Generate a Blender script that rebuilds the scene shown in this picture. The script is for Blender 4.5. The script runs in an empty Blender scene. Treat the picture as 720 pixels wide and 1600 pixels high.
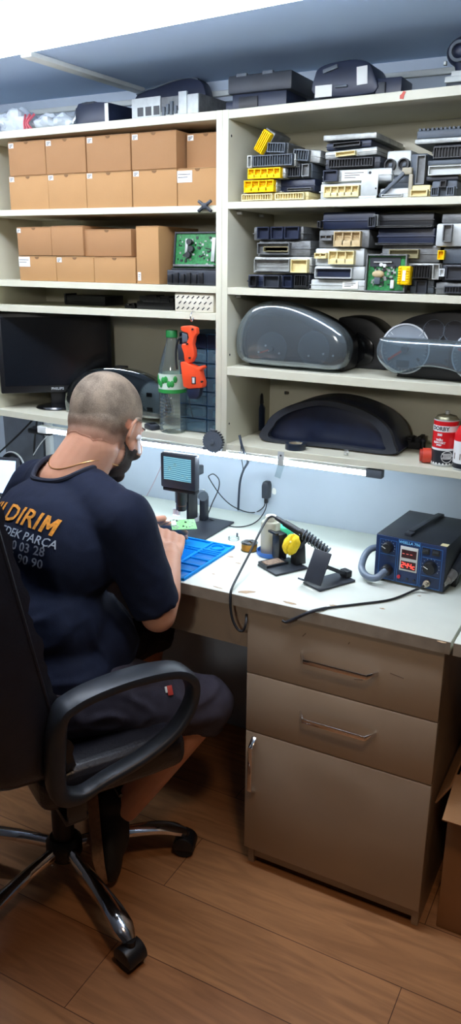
import bpy, bmesh, math, random
from mathutils import Vector, Matrix, Euler, noise
from mathutils.bvhtree import BVHTree
random.seed(7)
R = math.radians
scene = bpy.context.scene
COL = scene.collection
# ---------------------------------------------------------------- camera
FPX = 1225.674
CAM = Vector((.7326, -1.4603, 1.4710))
def basis(pitch, yaw, roll):
    p, y, r = R(pitch), R(yaw), R(roll)
    fw = Vector((-math.sin(y)*math.cos(p), math.cos(y)*math.cos(p), math.sin(p)))
    rt = Vector((math.cos(y), math.sin(y), 0)); up = rt.cross(fw)
    return fw, rt*math.cos(r)+up*math.sin(r), up*math.cos(r)-rt*math.sin(r)
FW, RT, UP = basis(-17.6561, 27.907, .5116)
cd = bpy.data.cameras.new('camera'); cam = bpy.data.objects.new('camera', cd); COL.objects.link(cam)
cd.sensor_fit = 'VERTICAL'; cd.sensor_height = 36; cd.lens = 36*FPX/1600; cd.clip_start = .02
M = Matrix((RT, UP, -FW)).transposed().to_4x4(); M.translation = CAM
cam.matrix_world = M; scene.camera = cam
def at(px, py, ax, v):
    """point of the real plane (ax = v) seen at that pixel"""
    d = FW + RT*((px-360)/FPX) - UP*((py-800)/FPX)
    i = 'xyz'.index(ax); return CAM + d*((v-CAM[i])/d[i])
# ---------------------------------------------------------------- materials
def lin(c):
    return tuple(((v/255)/12.92 if v/255 <= .04045 else ((v/255+.055)/1.055)**2.4) for v in c)
MATS = {}
def mat(name, rgb, rough=.5, metal=0, var=.10, scale=25, bump=0, bscale=None, coat=0, stretch=None, spec=.5):
    if name in MATS: return MATS[name]
    m = bpy.data.materials.new(name); m.use_nodes = True; MATS[name] = m
    nt = m.node_tree; b = nt.nodes['Principled BSDF']
    b.inputs['Roughness'].default_value = rough; b.inputs['Metallic'].default_value = metal
    b.inputs['Coat Weight'].default_value = coat; b.inputs['Specular IOR Level'].default_value = spec
    c = lin(rgb)
    tc = nt.nodes.new('ShaderNodeTexCoord'); src = tc.outputs['Object']
    if stretch:
        mp = nt.nodes.new('ShaderNodeMapping'); mp.inputs['Scale'].default_value = stretch
        nt.links.new(src, mp.inputs['Vector']); src = mp.outputs['Vector']
    n = nt.nodes.new('ShaderNodeTexNoise'); n.inputs['Scale'].default_value = scale; n.inputs['Detail'].default_value = 5
    nt.links.new(src, n.inputs['Vector'])
    cr = nt.nodes.new('ShaderNodeValToRGB'); cr.color_ramp.elements[0].position = .3; cr.color_ramp.elements[1].position = .7
    cr.color_ramp.elements[0].color = tuple(max(0, v*(1-var)) for v in c)+(1,)
    cr.color_ramp.elements[1].color = tuple(min(1, v*(1+var)) for v in c)+(1,)
    nt.links.new(n.outputs['Fac'], cr.inputs['Fac']); nt.links.new(cr.outputs['Color'], b.inputs['Base Color'])
    if bump:
        n2 = nt.nodes.new('ShaderNodeTexNoise'); n2.inputs['Scale'].default_value = bscale or scale*3; n2.inputs['Detail'].default_value = 4
        nt.links.new(src, n2.inputs['Vector'])
        bp = nt.nodes.new('ShaderNodeBump'); bp.inputs['Strength'].default_value = bump; bp.inputs['Distance'].default_value = .004
        nt.links.new(n2.outputs['Fac'], bp.inputs['Height']); nt.links.new(bp.outputs['Normal'], b.inputs['Normal'])
    return m
def emis(name, rgb, strength, base=(20, 20, 20)):
    m = mat(name, base, .4); b = m.node_tree.nodes['Principled BSDF']
    b.inputs['Emission Color'].default_value = lin(rgb)+(1,); b.inputs['Emission Strength'].default_value = strength
    return m
def clear(name, rgb=(235, 240, 240), gl=.12, rough=.08, milky=0.0):
    """thin clear plastic: see-through with a fresnel sheen and an optional milky share"""
    m = bpy.data.materials.new(name); m.use_nodes = True; nt = m.node_tree; MATS[name] = m
    for n in list(nt.nodes): nt.nodes.remove(n)
    out = nt.nodes.new('ShaderNodeOutputMaterial'); tr = nt.nodes.new('ShaderNodeBsdfTransparent'); g = nt.nodes.new('ShaderNodeBsdfGlossy')
    df = nt.nodes.new('ShaderNodeBsdfDiffuse'); mx = nt.nodes.new('ShaderNodeMixShader'); m2 = nt.nodes.new('ShaderNodeMixShader')
    lw = nt.nodes.new('ShaderNodeLayerWeight'); lw.inputs['Blend'].default_value = .25
    ma = nt.nodes.new('ShaderNodeMath'); ma.operation = 'MULTIPLY_ADD'; ma.inputs[1].default_value = .7; ma.inputs[2].default_value = gl
    tr.inputs['Color'].default_value = lin(rgb)+(1,); g.inputs['Roughness'].default_value = rough
    df.inputs['Color'].default_value = lin(rgb)+(1,)
    nt.links.new(lw.outputs['Fresnel'], ma.inputs[0]); nt.links.new(ma.outputs[0], mx.inputs['Fac'])
    m2.inputs['Fac'].default_value = milky
    nt.links.new(tr.outputs[0], m2.inputs[1]); nt.links.new(df.outputs[0], m2.inputs[2])
    nt.links.new(m2.outputs[0], mx.inputs[1]); nt.links.new(g.outputs[0], mx.inputs[2]); nt.links.new(mx.outputs[0], out.inputs['Surface'])
    return m
cream = mat('cream_board', (208, 205, 184), .45, var=.04, scale=8)
creamin = cream
frontb = mat('beige_laminate', (166, 148, 126), .4, var=.05, scale=6)
deskm = mat('desk_top_white', (220, 225, 213), .35, var=.04, scale=9)
deskedge = mat('desk_edge_grey', (140, 128, 112), .6, var=.18, scale=30)
wallm = mat('wall_blue_grey', (174, 185, 197), .75, var=.05, scale=5, bump=.1, bscale=60)
ceilm = mat('ceiling_blue_grey', (178, 202, 232), .8, var=.03, scale=3)
trimm = mat('white_moulding', (196, 200, 196), .5, var=.05)
alu = mat('cast_aluminium', (158, 160, 156), .45, .5, .26, 55, .2)
alud = mat('dull_aluminium', (110, 112, 112), .5, .5, .28, 55, .2)
steel = mat('grey_painted_steel', (186, 190, 188), .45, .2, .14, 45)
chrome = mat('chrome', (225, 225, 228), .12, 1, .03)
blk = mat('black_plastic', (22, 23, 27), .42, var=.2)
blk2 = mat('dark_grey_plastic', (44, 48, 56), .45, var=.15)
blkm = mat('matt_black', (14, 14, 17), .7, var=.2)
navyp = mat('blue_black_plastic', (26, 34, 56), .4, var=.2)
slate = mat('slate_grey_plastic', (80, 88, 97), .5, var=.12)
yel = mat('yellow_plastic', (250, 200, 0), .5, var=.10, scale=60, spec=.2)
crp = mat('cream_plastic', (222, 206, 150), .5, var=.12, scale=60)
white = mat('white_paper', (232, 232, 226), .7, var=.04)
whitep = mat('white_plastic', (216, 220, 220), .4, var=.05)
card = mat('brown_cardboard', (170, 128, 82), .85, var=.07, scale=7, bump=.08, bscale=200)
card2 = mat('aged_cardboard', (158, 116, 76), .85, var=.08, scale=7, bump=.08, bscale=200)
cardin = mat('cardboard_edge', (120, 88, 56), .9)
ink = mat('black_ink', (40, 40, 44), .7)
pcbg = mat('green_circuit_board', (38, 118, 62), .4, var=.5, scale=140)
pcbl = mat('bright_green_circuit_board', (146, 204, 138), .4, var=.3, scale=160)
red = mat('red_plastic', (200, 36, 32), .4)
orange = mat('orange_plastic', (238, 78, 40), .4, var=.06)
rubber = mat('black_rubber_cable', (24, 26, 30), .5)
blueM = mat('blue_silicone', (0, 138, 220), .55, var=.05, scale=40, spec=.25)
bluep = clear('blue_clear_plastic', (176, 212, 234), .06, .15, .14)
clearp = clear('clear_plastic', (238, 243, 243), .05, .05)
lensm = clear('clear_cluster_lens', (218, 230, 236), .12, .12, .09)
petm = clear('clear_bottle_plastic', (240, 247, 245), .07, .08, .05)
milk = clear('milky_bottle_plastic', (214, 210, 192), .05, .25, .62)
# ---------------------------------------------------------------- mesh builder
class MB:
    def __init__(s): s.bm = bmesh.new()
    def _in(s, t, Mx=None, mi=0):
        for f in t.faces: f.material_index = mi
        me = bpy.data.meshes.new('t'); t.to_mesh(me); t.free()
        if Mx is not None: me.transform(Mx)
        s.bm.from_mesh(me); bpy.data.meshes.remove(me); return s
    def box(s, c, d, rot=None, bev=0, mi=0, seg=2):
        t = bmesh.new(); bmesh.ops.create_cube(t, size=1)
        bmesh.ops.scale(t, vec=d, verts=t.verts)
        if bev > 0:
            bmesh.ops.bevel(t, geom=t.edges[:], offset=min(bev, min(d)*.45), segments=seg, affect='EDGES', profile=.5)
        Mx = Matrix.Translation(c) @ (Euler(rot).to_matrix().to_4x4() if rot else Matrix())
        return s._in(t, Mx, mi)
    def bx(s, x0, x1, y0, y1, z0, z1, bev=0, mi=0):
        return s.box(((x0+x1)/2, (y0+y1)/2, (z0+z1)/2), (abs(x1-x0), abs(y1-y0), abs(z1-z0)), None, bev, mi)
    def bar(s, p0, p1, w, h, bev=0, mi=0, upv=(0, 0, 1)):
        """box from p0 to p1, section w across and h along up"""
        p0, p1 = Vector(p0), Vector(p1); d = p1-p0; L = d.length; y = d/L; u = Vector(upv)
        x = y.cross(u)
        if x.length < 1e-5: x = Vector((1, 0, 0))
        x.normalize(); z = x.cross(y)
        t = bmesh.new(); bmesh.ops.create_cube(t, size=1); bmesh.ops.scale(t, vec=(w, L, h), verts=t.verts)
        if bev: bmesh.ops.bevel(t, geom=t.edges[:], offset=min(bev, min(w, h, L)*.45), segments=2, affect='EDGES', profile=.5)
        Mx = Matrix((x, y, z)).transposed().to_4x4(); Mx.translation = (p0+p1)/2
        return s._in(t, Mx, mi)
    def cyl(s, p0, p1, r0, r1=None, seg=24, mi=0, caps=True):
        p0, p1 = Vector(p0), Vector(p1); r1 = r0 if r1 is None else r1; d = p1-p0
        t = bmesh.new(); bmesh.ops.create_cone(t, cap_ends=caps, segments=seg, radius1=r0, radius2=r1, depth=d.length)
        Mx = d.to_track_quat('Z', 'Y').to_matrix().to_4x4(); Mx.translation = (p0+p1)/2
        return s._in(t, Mx, mi)
    def ell(s, c, r, rot=None, mi=0, u=24, v=14):
        t = bmesh.new(); bmesh.ops.create_uvsphere(t, u_segments=u, v_segments=v, radius=1)
        bmesh.ops.scale(t, vec=r, verts=t.verts)
        Mx = Matrix.Translation(c) @ (Euler(rot).to_matrix().to_4x4() if rot else Matrix())
        return s._in(t, Mx, mi)
    def tube(s, pts, r, seg=8, n=6, mi=0, closed=False, ry=None):
        P = spline([Vector(p) for p in pts], n, closed); t = bmesh.new(); rings = []
        N = len(P); up = None
        for i, p in enumerate(P):
            a = P[(i-1) % N] if (closed or i > 0) else p; b = P[(i+1) % N] if (closed or i < N-1) else p
            d = (b-a).normalized()
            if up is None: up = d.orthogonal().normalized()
            up = (up-d*up.dot(d)).normalized(); x = d.cross(up)
            rr = r if not callable(r) else r(i/(N-1))
            rings.append([t.verts.new(p+x*(math.cos(2*math.pi*k/seg)*rr)+up*(math.sin(2*math.pi*k/seg)*(ry or rr))) for k in range(seg)])
        for i in range(N if closed else N-1):
            A, B = rings[i], rings[(i+1) % N]
            for k in range(seg): t.faces.new((A[k], A[(k+1) % seg], B[(k+1) % seg], B[k]))
        if not closed: t.faces.new(rings[0][::-1]); t.faces.new(rings[-1])
        bmesh.ops.recalc_face_normals(t, faces=t.faces)
        return s._in(t, None, mi)
    def lathe(s, prof, c=(0, 0, 0), seg=28, mi=0, Mx=None):
        t = bmesh.new(); rings = []
        for r, z in prof:
            rings.append([t.verts.new((max(r, 1e-4)*math.cos(2*math.pi*k/seg), max(r, 1e-4)*math.sin(2*math.pi*k/seg), z)) for k in range(seg)])
        for A, B in zip(rings, rings[1:]):
            for k in range(seg): t.faces.new((A[k], A[(k+1) % seg], B[(k+1) % seg], B[k]))
        bmesh.ops.recalc_face_normals(t, faces=t.faces)
        return s._in(t, Matrix.Translation(c) @ (Mx or Matrix()), mi)
    def prism(s, poly, y0, y1, bev=0, mi=0, Mx=None, seg=2):
        """polygon of (x, z) points extruded along y"""
        t = bmesh.new(); A = [t.verts.new((x, y0, z)) for x, z in poly]; f = t.faces.new(A)
        g = bmesh.ops.extrude_face_region(t, geom=[f]); vs = [e for e in g['geom'] if isinstance(e, bmesh.types.BMVert)]
        bmesh.ops.translate(t, vec=(0, y1-y0, 0), verts=vs); bmesh.ops.recalc_face_normals(t, faces=t.faces)
        if bev:
            es = [e for e in t.edges if len(e.link_faces) == 2 and e.calc_face_angle(0) > .9]
            bmesh.ops.bevel(t, geom=es, offset=bev, segments=seg, affect='EDGES', profile=.5)
        return s._in(t, Mx, mi)
    def ring(s, outer, inner, y0, y1, mi=0):
        """frame between two polygons with the same number of (x, z) points"""
        t = bmesh.new(); n = len(outer)
        q = [[t.verts.new((x, y, z)) for x, z in p] for p in (outer, inner) for y in (y0, y1)]
        for k in range(n):
            j = (k+1) % n
            t.faces.new((q[0][k], q[0][j], q[1][j], q[1][k])); t.faces.new((q[2][k], q[3][k], q[3][j], q[2][j]))
            t.faces.new((q[0][k], q[2][k], q[2][j], q[0][j])); t.faces.new((q[1][k], q[1][j], q[3][j], q[3][k]))
        bmesh.ops.recalc_face_normals(t, faces=t.faces)
        return s._in(t, None, mi)
    def xf(s, Mx): bmesh.ops.transform(s.bm, matrix=Mx, verts=s.bm.verts); return s
    def build(s, name, mats, parent=None, loc=None, rot=None, sharp=38):
        me = bpy.data.meshes.new(name); s.bm.to_mesh(me); s.bm.free()
        for m in (mats if isinstance(mats, (list, tuple)) else [mats]): me.materials.append(m)
        for p in me.polygons: p.use_smooth = True
        me.set_sharp_from_angle(angle=R(sharp))
        o = bpy.data.objects.new(name, me); COL.objects.link(o)
        if parent is not None: o.parent = parent
        if loc is not None: o.location = loc
        if rot is not None: o.rotation_euler = rot
        return o
def spline(P, n, closed=False):
    out = []; N = len(P)
    if N < 3: return P
    for i in range(N if closed else N-1):
        p0 = P[(i-1) % N] if (closed or i > 0) else P[0]*2-P[1]; p1 = P[i]; p2 = P[(i+1) % N]
        p3 = P[(i+2) % N] if (closed or i+2 < N) else P[-1]*2-P[-2]
        for k in range(n):
            t = k/n
            out.append(.5*((2*p1)+(p2-p0)*t+(2*p0-5*p1+4*p2-p3)*t*t+(3*p1-p0-3*p2+p3)*t**3))
    if not closed: out.append(P[-1])
    return out
def sp2(pts, n=6, closed=True):
    return [(v.x, v.y) for v in spline([Vector((x, z, 0)) for x, z in pts], n, closed)]
def tag(o, label, cat, group=None):
    o['label'] = label; o['category'] = cat
    if group: o['group'] = group
    return o
def thing(name, label, cat, loc, rz=0, group=None, rot=None):
    o = bpy.data.objects.new(name, None); COL.objects.link(o); o.empty_display_size = .03
    o.location = loc; o.rotation_euler = rot or (0, 0, rz); return tag(o, label, cat, group)
def struct(name, mb, m):
    o = mb.build(name, m); o['kind'] = 'structure'; return o
def text_mb(txt, size, depth=.0004, spacing=1.0, bold=0, shear=0):
    """letters as flat solid geometry in the x-z plane, centred, facing -y"""
    cu = bpy.data.curves.new('txt', 'FONT'); cu.body = txt; cu.size = size; cu.extrude = depth/2; cu.align_x = 'CENTER'; cu.align_y = 'CENTER'
    cu.space_character = spacing; cu.offset = bold; cu.shear = shear; cu.resolution_u = 2
    o = bpy.data.objects.new('txt', cu); COL.objects.link(o)
    me = bpy.data.meshes.new_from_object(o.evaluated_get(bpy.context.evaluated_depsgraph_get()))
    bpy.data.objects.remove(o); bpy.data.curves.remove(cu)
    me.transform(Matrix.Rotation(R(90), 4, 'X')); mb = MB(); mb.bm.from_mesh(me); bpy.data.meshes.remove(me); return mb
def join(mb, other, Mx=None, mi=0):
    t = other.bm
    if Mx is not None: bmesh.ops.transform(t, matrix=Mx, verts=t.verts)
    return mb._in(t, None, mi)
T = Matrix.Translation
def copy_tree(o, parent=None):
    c = o.copy(); COL.objects.link(c)
    if parent is not None: c.parent = parent
    for ch in list(o.children): copy_tree(ch, c)
    return c
# ================================================================ the room
DW = .56            # wall behind the bench
CZ = 1.925          # low ceiling
def floor_mat():
    m = mat('wood_laminate', (150, 98, 60), .38); nt = m.node_tree; b = nt.nodes['Principled BSDF']
    tc = nt.nodes.new('ShaderNodeTexCoord'); mp = nt.nodes.new('ShaderNodeMapping'); mp.inputs['Location'].default_value = (.74, .147, 0)
    nt.links.new(tc.outputs['Object'], mp.inputs['Vector'])
    br = nt.nodes.new('ShaderNodeTexBrick'); br.inputs['Scale'].default_value = 1; br.inputs['Brick Width'].default_value = 1.2
    br.inputs['Row Height'].default_value = .19; br.inputs['Mortar Size'].default_value = .0012; br.inputs['Mortar Smooth'].default_value = .3
    br.inputs['Color1'].default_value = lin((186, 136, 92))+(1,); br.inputs['Color2'].default_value = lin((166, 116, 78))+(1,)
    br.inputs['Mortar'].default_value = lin((96, 62, 42))+(1,); nt.links.new(mp.outputs[0], br.inputs['Vector'])
    m2 = nt.nodes.new('ShaderNodeMapping'); m2.inputs['Scale'].default_value = (1.1, 9, 1); nt.links.new(tc.outputs['Object'], m2.inputs['Vector'])
    n = nt.nodes.new('ShaderNodeTexNoise'); n.inputs['Scale'].default_value = 2.2; n.inputs['Detail'].default_value = 8; n.inputs['Distortion'].default_value = 2.2
    nt.links.new(m2.outputs[0], n.inputs['Vector'])
    cr = nt.nodes.new('ShaderNodeValToRGB'); cr.color_ramp.elements[0].position = .33; cr.color_ramp.elements[1].position = .66
    cr.color_ramp.elements[0].color = (.72, .68, .66, 1); cr.color_ramp.elements[1].color = (1.08, 1.06, 1.04, 1)
    nt.links.new(n.outputs['Fac'], cr.inputs['Fac'])
    mx = nt.nodes.new('ShaderNodeMix'); mx.data_type = 'RGBA'; mx.blend_type = 'MULTIPLY'; mx.inputs[0].default_value = 1
    nt.links.new(br.outputs['Color'], mx.inputs[6]); nt.links.new(cr.outputs['Color'], mx.inputs[7]); nt.links.new(mx.outputs[2], b.inputs['Base Color'])
    return m
struct('floor', MB().bx(-1.9, 2.0, -3.0, DW+.1, -.05, 0), floor_mat())
struct('ceiling', MB().bx(-1.9, 2.0, -3.0, DW+.1, CZ, CZ+.05), ceilm)
struct('wall_back', MB().bx(-1.9, 2.0, DW, DW+.08, 0, CZ), wallm)
dim = mat('dark_room_wall', (70, 66, 64), .8)
struct('wall_left', MB().bx(-1.9, -1.82, -3.0, DW, 0, CZ), dim)
struct('wall_right', MB().bx(1.92, 2.0, -3.0, DW, 0, CZ), dim)
struct('wall_front', MB().bx(-1.9, 2.0, -3.08, -3.0, 0, CZ), dim)
struct('trim_1', MB().box((.05, DW-.006, 1.893), (3.6, .012, .014), bev=.003), trimm)
bA = at(40, 85, 'z', CZ-.006); bB = at(217, 141, 'z', CZ-.006)
struct('trim_2', MB().bar((bA.x, bA.y, CZ-.006), (bA.x+.012, DW-.014, CZ-.006), .034, .012, .003), trimm)
q = at(0, 14, 'z', CZ-.006)
struct('trim_3', MB().bar((q.x-.6, q.y+.06, CZ-.006), (q.x+.75, q.y-.075, CZ-.006), .06, .012, .004), trimm)

# ================================================================ lamps
lampw = emis('lamp_diffuser_glow', (236, 243, 255), 34, (240, 240, 240))
a = R(-5.75)
t = thing('batten_lamp', 'long bright white light batten on the ceiling above the shelves', 'ceiling lamp', (-.429, -.172, CZ), a)
MB().bx(-.98, .98, -.036, .036, -.045, 0, .004).build('housing', whitep, t)
MB().prism([(-.050, 0), (-.050, -.012), (-.046, -.0245), (.046, -.0245), (.050, -.012), (.050, 0)], -.965, .965, .003,
           Mx=T((0, 0, -.0455)) @ Matrix.Rotation(R(90), 4, 'Z')).build('diffuser', lampw, t)
for s in (-1, 1): MB().bx(s*.966, s*.984, -.052, .052, -.072, -.043, .004).build('end_cap', whitep, t)
ledm = emis('led_tube_glow', (222, 238, 255), 46, (240, 240, 240))
E0 = at(86, 667, 'z', .998); E1 = at(573, 738, 'z', .998)
ey = .30
t = thing('led_strip_lamp', 'thin bright white light tube under the shelf bottom above the bench', 'strip light', ((E0.x+E1.x)/2, ey, 1.006))
hl = (E1.x-E0.x)/2
MB().bx(-hl, hl, -.007, .007, -.006, 0).build('housing', whitep, t)
MB().cyl((-hl+.004, 0, -.012), (hl-.004, 0, -.012), .008, seg=14).build('tube', ledm, t)
MB().bx(hl-.004, hl+.036, -.011, .011, -.021, .0, .002).build('end_cap', slate, t)
MB().bx(-hl-.03, -hl+.004, -.011, .011, -.021, .0, .002).build('end_cap', whitep, t)
ld = bpy.data.lights.new('floor_fill_spot', 'SPOT'); ld.energy = 22; ld.color = (1, .66, .40); ld.spot_size = R(62); ld.spot_blend = 1; ld.shadow_soft_size = .08  # unseen warm spot, added to brighten the floor and cabinet towards the right
lo = bpy.data.objects.new('floor_fill_spot', ld); COL.objects.link(lo); lo.location = (.62, -.85, 1.88)
lo.rotation_euler = (Vector((.30, -.36, 0))-Vector((.62, -.85, 1.88))).to_track_quat('-Z', 'Y').to_euler()
ld2 = bpy.data.lights.new('shelf_fill_spot', 'SPOT'); ld2.energy = 48; ld2.color = (1, .96, .90); ld2.spot_size = R(56); ld2.spot_blend = .8; ld2.shadow_soft_size = .12  # added fill behind the camera, lifts the dark shelf interiors; no such fixture seen
lo2 = bpy.data.objects.new('shelf_fill_spot', ld2); COL.objects.link(lo2); lo2.location = (.45, -2.3, 1.84)
lo2.rotation_euler = (Vector((-.12, .4, 1.48))-Vector((.45, -2.3, 1.84))).to_track_quat('-Z', 'Y').to_euler()
w = bpy.data.worlds.new('world'); scene.world = w; scene.view_settings.view_transform = 'Standard'; scene.view_settings.look = 'None'; scene.view_settings.exposure = 0; scene.view_settings.gamma = 1; w.use_nodes = True
w.node_tree.nodes['Background'].inputs[0].default_value = (.6, .75, 1, 1); w.node_tree.nodes['Background'].inputs[1].default_value = .015

# ================================================================ shelf units
YU = .285; YB = .548
def board(mb, x0, x1, y0, y1, zl, zr, th=.016):
    """shelf board whose two ends may stand at slightly different heights"""
    mb.prism([(x0, zl-th), (x1, zr-th), (x1, zr), (x0, zl)], y0, y1, .0008, seg=1)
LX0, LX1 = -.996, -.238; RX0, RX1 = -.206, .86
left = thing('shelf_unit', 'cream open shelf unit on the left holding the boxes and the monitor', 'shelf unit', (-.617, YU, 1.008))
right = thing('shelf_unit', 'cream open shelf unit on the right holding stacks of control modules', 'shelf unit', (.327, YU, 1.008))
def upart(root, name, fn, m=cream):
    mb = MB(); fn(mb); mb.xf(T(-Vector(root.location))); return mb.build(name, m, root)
upart(left, 'side_panel', lambda b: b.bx(LX0-.016, LX0, YU, YB, 1.018, 1.7975, .0008))
upart(left, 'side_panel', lambda b: b.bx(LX1, LX1+.0155, YU, YB, 1.006, 1.803, .0008))
upart(left, 'back_panel', lambda b: b.bx(LX0, LX1, YB-.006, YB, 1.02, 1.79))
LS = [(1.799, 1.803, .0185), (1.603, 1.6, .0155), (1.4175, 1.4145, .0165), (1.3485, 1.3505, .0175), (1.043, 1.0275, .019)]
for zl, zr, th in LS:
    upart(left, 'shelf_board', lambda b: board(b, LX0, LX1, YU+.0005, YB-.006, zl, zr, th))
upart(right, 'side_panel', lambda b: b.bx(-.2220, RX0, YU, YB, 1.003, 1.803, .0008))
upart(right, 'side_panel', lambda b: b.bx(RX1, RX1+.016, YU, YB, 1.006, 1.81, .0008))
upart(right, 'back_panel', lambda b: b.bx(RX0, RX1, YB-.006, YB, 1.02, 1.79))
RS = [(1.8025, 1.818, .0185), (1.6065, 1.603, .0155), (1.413, 1.402, .0165), (1.222, 1.216, .021), (1.0245, 1.031, .017)]
for zl, zr, th in RS:
    upart(right, 'shelf_board', lambda b: board(b, RX0, RX1, YU+.0005, YB-.006, zl, zr, th))
for zz in (1.589, 1.3955, 1.2):
    for yy in (.33, .45):
        upart(right, 'shelf_pin', lambda b: b.bx(RX0, RX0+.012, yy, yy+.008, zz-.008, zz-.002, .001), whitep)
for zz, yy in ((1.075, .30), (1.25, .30), (1.75, .30)):
    upart(right, 'drill_hole', lambda b: b.cyl((RX0, yy, zz), (RX0+.0006, yy, zz), .0028, seg=10), ink)
def shz(rows, x0, x1):
    return lambda i, x: rows[i][0]+(rows[i][1]-rows[i][0])*(x-x0)/(x1-x0)
lz = shz(LS, LX0, LX1); rz_ = shz(RS, RX0, RX1)

# ================================================================ bench
bench = thing('workbench', 'long white bench top with chipped grey front edge under the shelves', 'workbench', (-.6, 0, 0))
XR = .4604
upart(bench, 'bench_top', lambda b: b.bx(-1.80, XR, .0012, DW-.002, .722, .75, .0012), deskm)
upart(bench, 'front_edge', lambda b: b.bx(-1.80, XR, 0, .0012, .7222, .7492), deskedge)
upart(bench, 'apron', lambda b: b.bx(-1.80, -.002, .03, .046, .608, .722), frontb)
upart(bench, 'side_panel', lambda b: b.bx(-1.80, -1.784, .03, .54, 0, .722), frontb)
for px, py, w_, h_, an in ((384, 925, .030, .010, .5), (452, 942, .022, .007, -.1), (500, 953, .012, .004, 0), (520, 946, .012, .005, .3), (565, 944, .008, .004, 0), (597, 951, .008, .004, 0), (340, 918, .02, .003, -.15), (360, 870, .012, .006, .4), (372, 880, .01, .005, .2), (690, 1003, .012, .005, 0), (333, 897, .006, .004, 0), (600, 880, .005, .004, 0), (655, 931, .006, .003, 0)):
    p = at(px, py, 'z', .75)
    poly = [(w_*(.75+.35*noise.noise((k*.9, px*.1, 3)))*math.cos(k*.5236), h_*(.75+.5*noise.noise((k*1.3, py*.1, 9)))*math.sin(k*.5236)) for k in range(12)]
    chips = MB(); chips.prism(poly, 0, .0003, Mx=T((p.x, p.y, .7503)) @ Matrix.Rotation(an, 4, 'Z') @ Matrix.Rotation(R(90), 4, 'X') @ T((0, -.0004, 0)))
    chips.xf(T(-Vector(bench.location))); chips.build('worn_patch', mat('bare_chipboard', (176, 150, 120), .8, var=.25, scale=60), bench)
b2 = thing('workbench', 'second white bench top beyond the seam at the right edge', 'workbench', (1.1, 0, 0))
upart(b2, 'bench_top', lambda b: b.bx(XR+.006, 1.9, .0012, DW-.002, .722, .75, .0012), deskm)
upart(b2, 'front_edge', lambda b: b.bx(XR+.006, 1.9, 0, .0012, .7222, .7492), deskedge)
upart(b2, 'side_panel', lambda b: b.bx(1.884, 1.9, .03, .54, 0, .722), frontb)
# drawer cabinet
cab = thing('drawer_cabinet', 'beige cabinet under the bench with two drawers over one door', 'cabinet', (.225, .0, 0))
upart(cab, 'side_panel', lambda b: b.bx(.004, .020, .029, .53, .0, .7215), frontb)
upart(cab, 'side_panel', lambda b: b.bx(.430, .446, .029, .53, .0, .7215), frontb)
upart(cab, 'carcass_back', lambda b: b.bx(.020, .430, .515, .53, .06, .7215), frontb)
upart(cab, 'carcass_floor', lambda b: b.bx(.020, .430, .03, .515, .055, .07), frontb)
upart(cab, 'plinth', lambda b: b.bx(.020, .430, .034, .050, .018, .055), frontb)
def bow(root, p0, p1, out=.028, r=.0045, up=(0, 0, 1)):
    """flat bow handle with slanted ends"""
    p0, p1 = Vector(p0), Vector(p1); d = (p1-p0).normalized(); o = Vector((0, -out, 0))
    mb = MB(); a_, b_ = p0+d*.018+o, p1-d*.018+o; across = d.cross(Vector((0, -1, 0)))
    mb.bar(a_-d*.002, b_+d*.002, .0045, .011, .001, upv=across); mb.bar(p0, a_, .0045, .011, .001, upv=across); mb.bar(b_, p1, .0045, .011, .001, upv=across)
    mb.xf(T(-Vector(cab.location))); return mb.build('handle', chrome, root)
for z0, z1, hz in ((.5565, .7195, .641), (.4005, .5535, .481)):
    d = upart(cab, 'drawer', lambda b: b.bx(.001, .449, .010, .0285, z0, z1, .0012), frontb)
    hl_ = at(468, 1025, 'y', .0) if z0 > .5 else at(466, 1118, 'y', .0)
    hr_ = at(588, 1056, 'y', .0) if z0 > .5 else at(585, 1150, 'y', .0)
    zc = (hl_.z+hr_.z)/2
    bow(d, (hl_.x, .010, zc), (hr_.x, .010, zc))
door = upart(cab, 'door', lambda b: b.bx(.001, .449, .010, .0285, .0585, .3975, .0012), frontb)
bow(door, (.024, .010, .385), (.024, .010, .230), .022)
for px, py, l, an in ((475, 992, .012, -.9), (545, 1005, .006, -1.1), (620, 1056, .03, .15), (560, 1062, .02, -.2)):
    p = at(px, py, 'y', .0098); sc = MB(); sc.box((p.x, .0098, p.z), (l, .0004, .002), (0, an, 0))
    sc.xf(T(-Vector(cab.location))); sc.build('scuff_mark', mat('scuff', (110, 92, 76), .8), cab)
# brown carton at the right
cb = at(676, 1440, 'z', 0)
t = thing('cardboard_box', 'large brown cardboard carton on the floor right of the cabinet', 'carton', (.6385, .240, 0))
MB().bx(-.155, .155, -.19, .19, 0, .36, .003).build('carton_body', card2, t)
MB().box((-.05, -.2, .365), (.21, .12, .004), (.35, 0, 0)).box((-.172, 0, .35), (.004, .36, .06), (0, .5, 0)).build('flap', card2, t)
t = thing('waste_bag', 'dark crumpled plastic bag on top of the large carton', 'bag', (.6385, .25, .362))
mb = MB(); mb.ell((0, 0, .09), (.12, .13, .09), u=28, v=18)
for v in mb.bm.verts:
    n_ = noise.noise(v.co*22)*.018+noise.noise(v.co*55)*.006; v.co += v.co.normalized()*n_; v.co.z = max(0, v.co.z)
mb.build('bag_body', mat('dark_bag', (30, 36, 38), .35), t)
MB().tube([(0, 0, .17), (.01, .005, .2), (-.01, 0, .225)], lambda u: .022-.006*math.sin(u*3.1)+.01*u, 10).build('knot', mat('dark_bag', (30, 36, 38)), t)
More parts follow.
